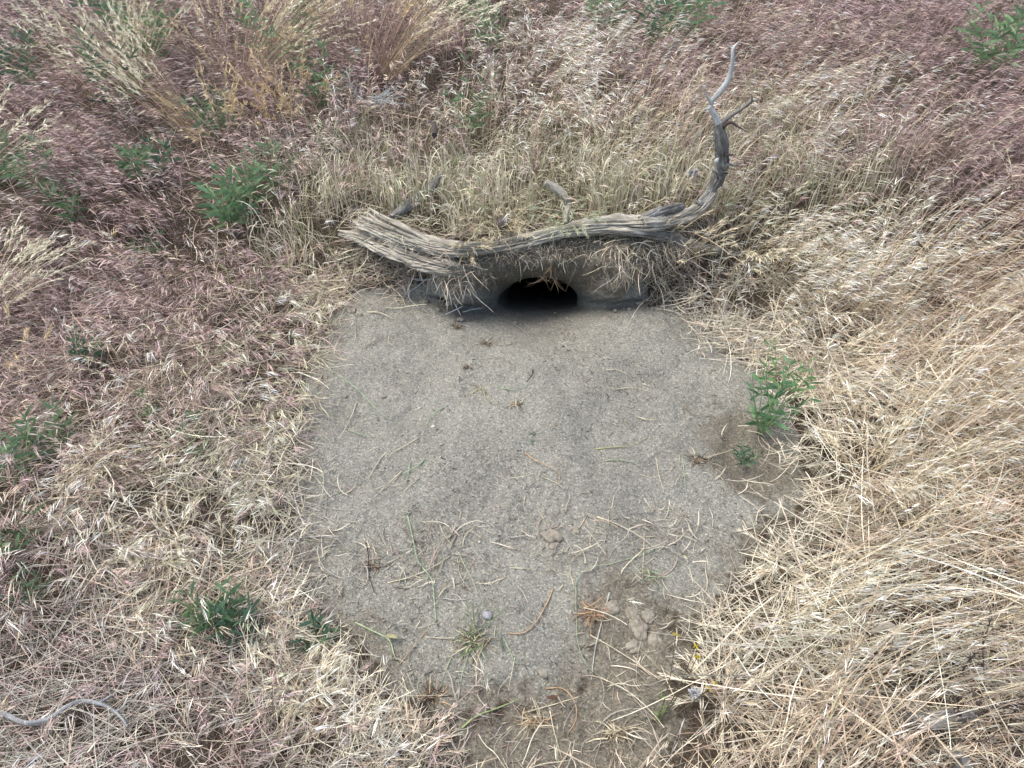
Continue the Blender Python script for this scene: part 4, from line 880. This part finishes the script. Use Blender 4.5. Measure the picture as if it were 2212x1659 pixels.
flat_leaf('dead_leaf', BA(985, 345), BA(1035, 230, .008), .011, lin((150, 138, 116)), 'flat brown curved dead leaf lower on the sand, left of centre', 'leaf', seed=6)
flat_leaf('dead_leaf', BA(1035, 240, .008), BA(945, 120), .008, lin((142, 130, 110)), 'narrow brown leaf tip joined above the curved brown leaf', 'leaf', seed=7)
flat_leaf('dead_leaf', BA(600, 860, .012), BA(658, 870, .03), 0.012, lin((170, 166, 124)), 'small yellowish folded leaf at the lower left front of the sand', 'leaf', (.3, -1, .6), 8)
flat_leaf('green_blade', BA(1290, 960, .01), BA(1255, 780, .04), .010, lin((140, 160, 120)), 'green folded blade just right of the thistle leaf', 'leaf', (.3, -1, .3), 9)
flat_leaf('dead_leaf', BA(1525, 350), BA(1545, 312, .014), .013, lin((222, 205, 178)), 'tiny cream leaf scrap beside the biggest clod', 'leaf', seed=10, serr=.3)
flat_leaf('dead_leaf', BA(1560, 1240, .01), BA(1625, 1225, .02), .022, lin((176, 130, 110)), 'small reddish brown dead leaf at the bottom middle', 'leaf', seed=11, serr=.2)
flat_leaf('dead_leaf', AA(2310, 1210), AA(2390, 1265, .012), .016, lin((176, 172, 160)), 'grey papery dead leaf at the right side of the sand', 'leaf', seed=12, serr=.3)
flat_leaf('dead_leaf', AA(2480, 1250), AA(2420, 1330, .012), .012, lin((170, 150, 132)), 'curled brown dead leaf below the grey papery one', 'leaf', seed=13)
flat_leaf('dead_leaf', at(1545*K_, 965*K_, .05), at(1560*K_, 940*K_, .06), .004, lin((190, 170, 140)), 'small straw leaf tip in the middle right of the sand', 'leaf', seed=14)
def puff(px, py, lift, r, label, mat, seed=3, n=160):
    g = np.random.default_rng(seed); c = at(px, py, lift); s_ = Soup(); D = g.normal(size=(n, 3))
    ribbons(s_, np.tile(c, (n, 1)), D, g.uniform(r * .5, r, n), r * .28, 3, np.array([.2, 1, .8, .1]), np.tile(lin((172, 170, 170)), (n, 1)), np.tile(lin((205, 205, 205)), (n, 1)), (0, 0, -.5), .6, g=g)
    o = s_.build('dried_flower', M_grass, origin=c); tag(o, label, 'seed head'); return o
puff(1497, 375, .10, .026, 'whitish grey dried flower clump left of the standing limb', None, 3)
puff(1500, 1498, .06, .016, 'grey fluffy seed head under the yellow flowers', None, 4)
def lump(name, c, rx, ry, rz, mat, label, cat, seed, group=None, rough=.35, fr=1.6):
    import bmesh
    bm = bmesh.new(); bmesh.ops.create_icosphere(bm, subdivisions=4 if rx > .012 else 3, radius=1.0); me = bpy.data.meshes.new(name)
    g = np.random.default_rng(seed); o3 = g.uniform(0, 40, 3)
    for v in bm.verts:
        p = np.array(v.co); k = 1 + rough * float(fbm(p[0] * fr + o3[0] + p[2], p[1] * fr + o3[1] - p[2] * .7, 4, seed)) 
        v.co = Vector((p[0] * rx * k, p[1] * ry * k, p[2] * rz * k))
    for f in bm.faces: f.smooth = True
    bm.to_mesh(me); bm.free(); me.materials.append(mat); o = bpy.data.objects.new(name, me); S.collection.objects.link(o); o.location = [float(q) for q in c]
    o.rotation_euler = (0, 0, g.uniform(0, 6)); tag(o, label, cat, group); return o
M_peb = mat_plain('violet_stone', lin((138, 134, 142)), lin((176, 174, 182)), 60, .5)
M_wht = mat_plain('pale_stone', lin((165, 158, 145)), lin((200, 194, 180)), 90, .8)
M_clod = mat_plain('dry_clod', lin((116, 110, 98)), lin((146, 140, 126)), 90, .95)
M_purp = mat_plain('dull_violet_stone', lin((96, 88, 92)), lin((128, 120, 124)), 60, .8)
lump('pebble', BA(1203, 742, .006), .0115, .009, .008, M_peb, 'smooth violet grey pebble right of the thistle leaf', 'pebble', 1, rough=.1)
lump('stone', at(1087, 480, .03), .024, .014, .016, M_purp, 'dull violet flat stone in the grass just behind the middle of the log', 'stone', 2, rough=.25)
for i, (p, r, lb) in enumerate([(AA(795, 975), .006, 'white pebble left of centre in the middle of the sand'), (AA(878, 1085), .008, 'cream bit of stone beside the curved green leaf'), (BA(1155, 302), .0055, 'white pebble right of the curved brown leaf'), (BA(1215, 552), .005, 'pinkish pebble in the lower middle of the sand'), (AA(1610, 402), .0035, 'tiny white grain in the shade before the burrow'), (AA(1525, 465), .0035, 'tiny pale grain left of the other in the burrow hollow')]):
    lump('pebble', p, r * .7, r * .55, r * .4, M_wht, lb, 'pebble', 10 + i, rough=.3)
CL = [(BA(1600, 262), .022, 'biggest round soil clod on the right lower sand'), (BA(1600, 322), .011, 'small clod touching the front of the biggest clod'), (BA(1735, 235), .012, 'clod just right of the biggest clod'),
 (BA(2110, 815), .024, 'largest cracked clod on the dark soil at lower right'), (BA(2080, 740), .018, 'clod above the largest cracked one'), (BA(2170, 740), .016, 'clod up right of the largest cracked one'), (BA(2090, 930), .018, 'clod below the largest cracked one'), (BA(1940, 700), .02, 'clod left of the cracked clods inside the curved stem'), (BA(2210, 880), .018, 'clod right of the largest cracked one'),
 (AA(1370, 460), .010, None), (AA(350, 900), .006, None), (AA(580, 900), .008, None), (AA(1060, 900), .006, None), (AA(1600, 1070), .008, None), (AA(1935, 1130), .010, None), (AA(280, 1410), .007, None), (AA(1150, 1245), .008, None), (AA(1165, 1290), .006, None), (BA(650, 190), .010, None), (BA(950, 560), .006, None), (BA(1100, 200), .006, None), (AA(390, 380), .016, None), (AA(440, 410), .010, None), (AA(2310, 1330), .010, None), (AA(2560, 740), .009, None), (AA(1030, 480), .012, None), (AA(1340, 585), .008, None), (BA(1540, 1090), .010, None), (BA(1100, 1010), .010, None)]
for i, (p, r, lb) in enumerate(CL):
    p = p + np.array([0, 0, -.003])
    lump('soil_clod', p, r, r * .85, r * .55, M_clod, lb or 'small grey crumb of soil lying on the sand', 'clod', 40 + i, group='soil clods on the sand', rough=.55, fr=1.9)
def tuft(px, py, n, L, label, seed, spread=2.5, cols=(PA, BR, DK)):
    g = np.random.default_rng(seed); b = at(px, py, .006); s_ = Soup(); P = b + g.normal(0, L * .22, (n, 3)) * np.array([1.2, .5, .15])
    D = g.normal(size=(n, 3)) * np.array([1.4, .8, .35]) + np.array([0, 0, .15]); c = np.array(cols)[g.integers(0, len(cols), n)]
    ribbons(s_, P, D, g.uniform(L * .4, L, n), g.uniform(.0012, .0026, n), 5, np.array([.8, 1, 1, .8, .5, .2]), c, c, (0, 0, -.3), 1.0, g=g)
    o = s_.build('grass_tuft', M_grass, origin=b); tag(o, label, 'grass tuft', 'small dead tufts on the bare soil'); return o
tuft(1118, 873, 46, .035, 'small dead grass tuft in the middle of the sand', 401)
tuft(1512, 995, 70, .05, 'dead curled tuft below the grey papery leaf at right', 402)
tuft(1020, 1385, 90, .06, 'sprawling dead tuft around the thistle leaf', 403, cols=(PA, BR, DK, GN))
tuft(1278, 1325, 90, .05, 'reddish curled dead tuft inside the long curved stem', 404, cols=(TN, BR, lin((168, 120, 98))))
tuft(935, 1505, 80, .05, 'brown curled tuft at the lower left corner of the dark soil', 405, cols=(BR, DK, TN))
tuft(810, 1225, 50, .04, 'dark dead tuft on the lower left of the sand', 406, cols=(BR, DK, DK))
tuft(1010, 792, 24, .03, 'tiny dead scraps left of centre high on the sand', 407, cols=(DK, BR))
tuft(1050, 742, 40, .035, 'dark plant scraps just before the burrow hollow', 408, cols=(DK, BR, PA))
tuft(985, 705, 34, .035, 'dark scraps under the twigs left of the burrow', 409, cols=(DK, BR, PA))
tuft(1150, 1560, 80, .05, 'brown curled tuft on the dark soil at the bottom middle', 410, cols=(BR, TN, PA))
tuft(1330, 1580, 80, .05, 'pale tuft on the dark soil at the bottom, right of middle', 411, cols=(BR, PA, PA))
tuft(1395, 1240, 50, .05, 'green grey scraps on the lower right sand', 412, cols=(BR, GN, PA))

# grass growing round and over the log
bunch(1078, 512, 38, .14, (.0, -.45), .55, 'tan grass tuft hanging forward over the middle of the log', 341, sc=lin((196, 178, 140)), hc=lin((214, 202, 172)), heads=.7, hl=.45, arch=1.1, r=.035, W=.0018, group='grass tufts draped over the log', lift=.03)
bunch(1222, 505, 38, .14, (.05, -.5), .5, 'pale green grass tuft draped over the log above the right of the burrow', 342, sc=lin((168, 172, 138)), hc=lin((196, 202, 168)), heads=.7, hl=.45, arch=1.1, r=.035, W=.0018, group='grass tufts draped over the log', lift=.03)
bunch(1010, 545, 30, .10, (.1, -.5), .6, 'small straw tuft at the splintered joint of the log', 343, sc=lin((196, 178, 140)), hc=lin((214, 202, 172)), heads=.5, hl=.45, arch=1.2, r=.03, W=.0018, group='grass tufts draped over the log')
bunch(1440, 560, 46, .24, (.30, -.10), .45, 'thin straws standing in front of the right half of the log', 344, sc=lin((206, 190, 156)), hc=lin((236, 224, 192)), heads=.4, hl=.3, arch=.6, r=.09, W=.0018, group='grass tufts draped over the log')
bunch(1600, 560, 60, .26, (.15, -.35), .5, 'pale straws arching down over the right root of the log', 345, sc=lin((210, 194, 160)), hc=lin((240, 228, 198)), heads=.6, hl=.4, arch=.9, r=.09, W=.0018, group='grass tufts draped over the log')

def roots():
    g = np.random.default_rng(61); s_ = Soup(); n = 46
    x = np.where(g.uniform(size=n) < .6, XH + .03 + g.normal(0, .018, n), XH + g.uniform(-.15, .17, n)); P = face_pt(x, g.uniform(.60, .80, n)); P[:, 1] -= .004
    c = np.tile(lin((150, 132, 108)), (n, 1)) * (1 + g.normal(0, .2, n))[:, None]
    ribbons(s_, P, np.stack([g.normal(0, .5, n), -g.uniform(.1, .6, n), -g.uniform(.3, 1, n)], 1), g.uniform(.02, .085, n), .0015, 8, np.array([1, 1, 1, 1, .9, .8, .7, .5, .3]), c, c, (0, .1, -.6), 2.4, g=g)
    o = s_.build('root_bundle', M_grass, origin=P.mean(0)); tag(o, 'thin curly roots dangling into the top of the burrow mouth', 'roots')
roots()

def hooked_grass():
    g = np.random.default_rng(71); s_ = Soup(); n = 5200
    x = g.uniform(-1.0, 1.5, n * 4); y = g.uniform(1.9, 3.0, n * 4); k = clear(x, y) > .5; x, y = x[k], y[k]
    z = ground_z(x, y); px, py, dep = proj(np.stack([x, y, z + .1], 1))
    wgt = np.exp(-.5 * (((px - 1360) / 230)**2 + ((py - 400) / 70)**2)) + .8 * np.exp(-.5 * (((px - 740) / 170)**2 + ((py - 440) / 90)**2)) + .7 * np.exp(-.5 * (((px - 1660) / 160)**2 + ((py - 400) / 120)**2)) + .5 * np.exp(-.5 * (((px - 950) / 180)**2 + ((py - 410) / 70)**2))
    sx = np.abs(px - 1215) < 60; wgt = wgt * np.where((sx & (py > 400)) | ((np.abs(px - 890) < 70) & (py > 420)), .08, 1)
    k = (g.uniform(size=len(x)) < wgt * .75 * (.3 + 1.2 * sst(.35, .7, vnoise(x * 14, y * 14, 8)))) & ~lip(x, y); x, y, z = x[k][:n], y[k][:n], z[k][:n]; n = len(x)
    cx, cy, cd, H = cells(x, y, .09, 700); a = H[2] * 6.28 + g.normal(0, .6, n); dr = np.stack([np.cos(a), np.sin(a) * .6, 0 * a], 1)
    D = np.stack([g.normal(0, .10, n) + (x - cx) * 2.2, g.normal(0, .10, n) + (y - cy) * 2.2, np.ones(n)], 1)
    K = np.where(g.uniform(size=n) < .35, 3, 1); c = (STEM[K] * .5 + HEAD[K] * .5) * (.8 + .4 * H[3] + g.normal(0, .12, n))[:, None]
    gr = g.uniform(size=n) < .12; c[gr] = lin((150, 158, 104))
    ribbons(s_, np.stack([x, y, z], 1), D, g.uniform(.09, .21, n) * (.7 + .4 * H[1]), g.uniform(.0016, .0034, n), 9, np.array([.8, .9, 1, 1, 1, .95, .9, .8, .6, .2]), np.clip(c * .85, .01, 1), np.clip(c * 1.08, .01, 1), (dr * 1.0 + np.array([0, 0, -1.5])) * g.uniform(.4, 1.5, n)[:, None], .10, g=g, late=2.2)
    tag(s_.build('hooked_grass', M_grass), 'upright yellowish grass blades with hooked tips just behind the log', 'grass', kind='stuff')
hooked_grass()
g_ = np.random.default_rng(81)
for i, (px, py) in enumerate([(905,640),(880,650),(930,652),(960,672),(1010,690),(845,640),(1400,655),(1380,668),(1430,672),(1350,672),(1330,690),(985,655)]):
    p = at(px * .985, py * 1.0, -.003); lump('soil_clod', p, *(g_.uniform(.006, .016) * np.array([1, .85, .6])), M_clod, 'crumb of earth fallen at the foot of the bank beside the burrow', 'clod', 300 + i, group='crumbs of earth at the foot of the bank', rough=.6, fr=1.9)
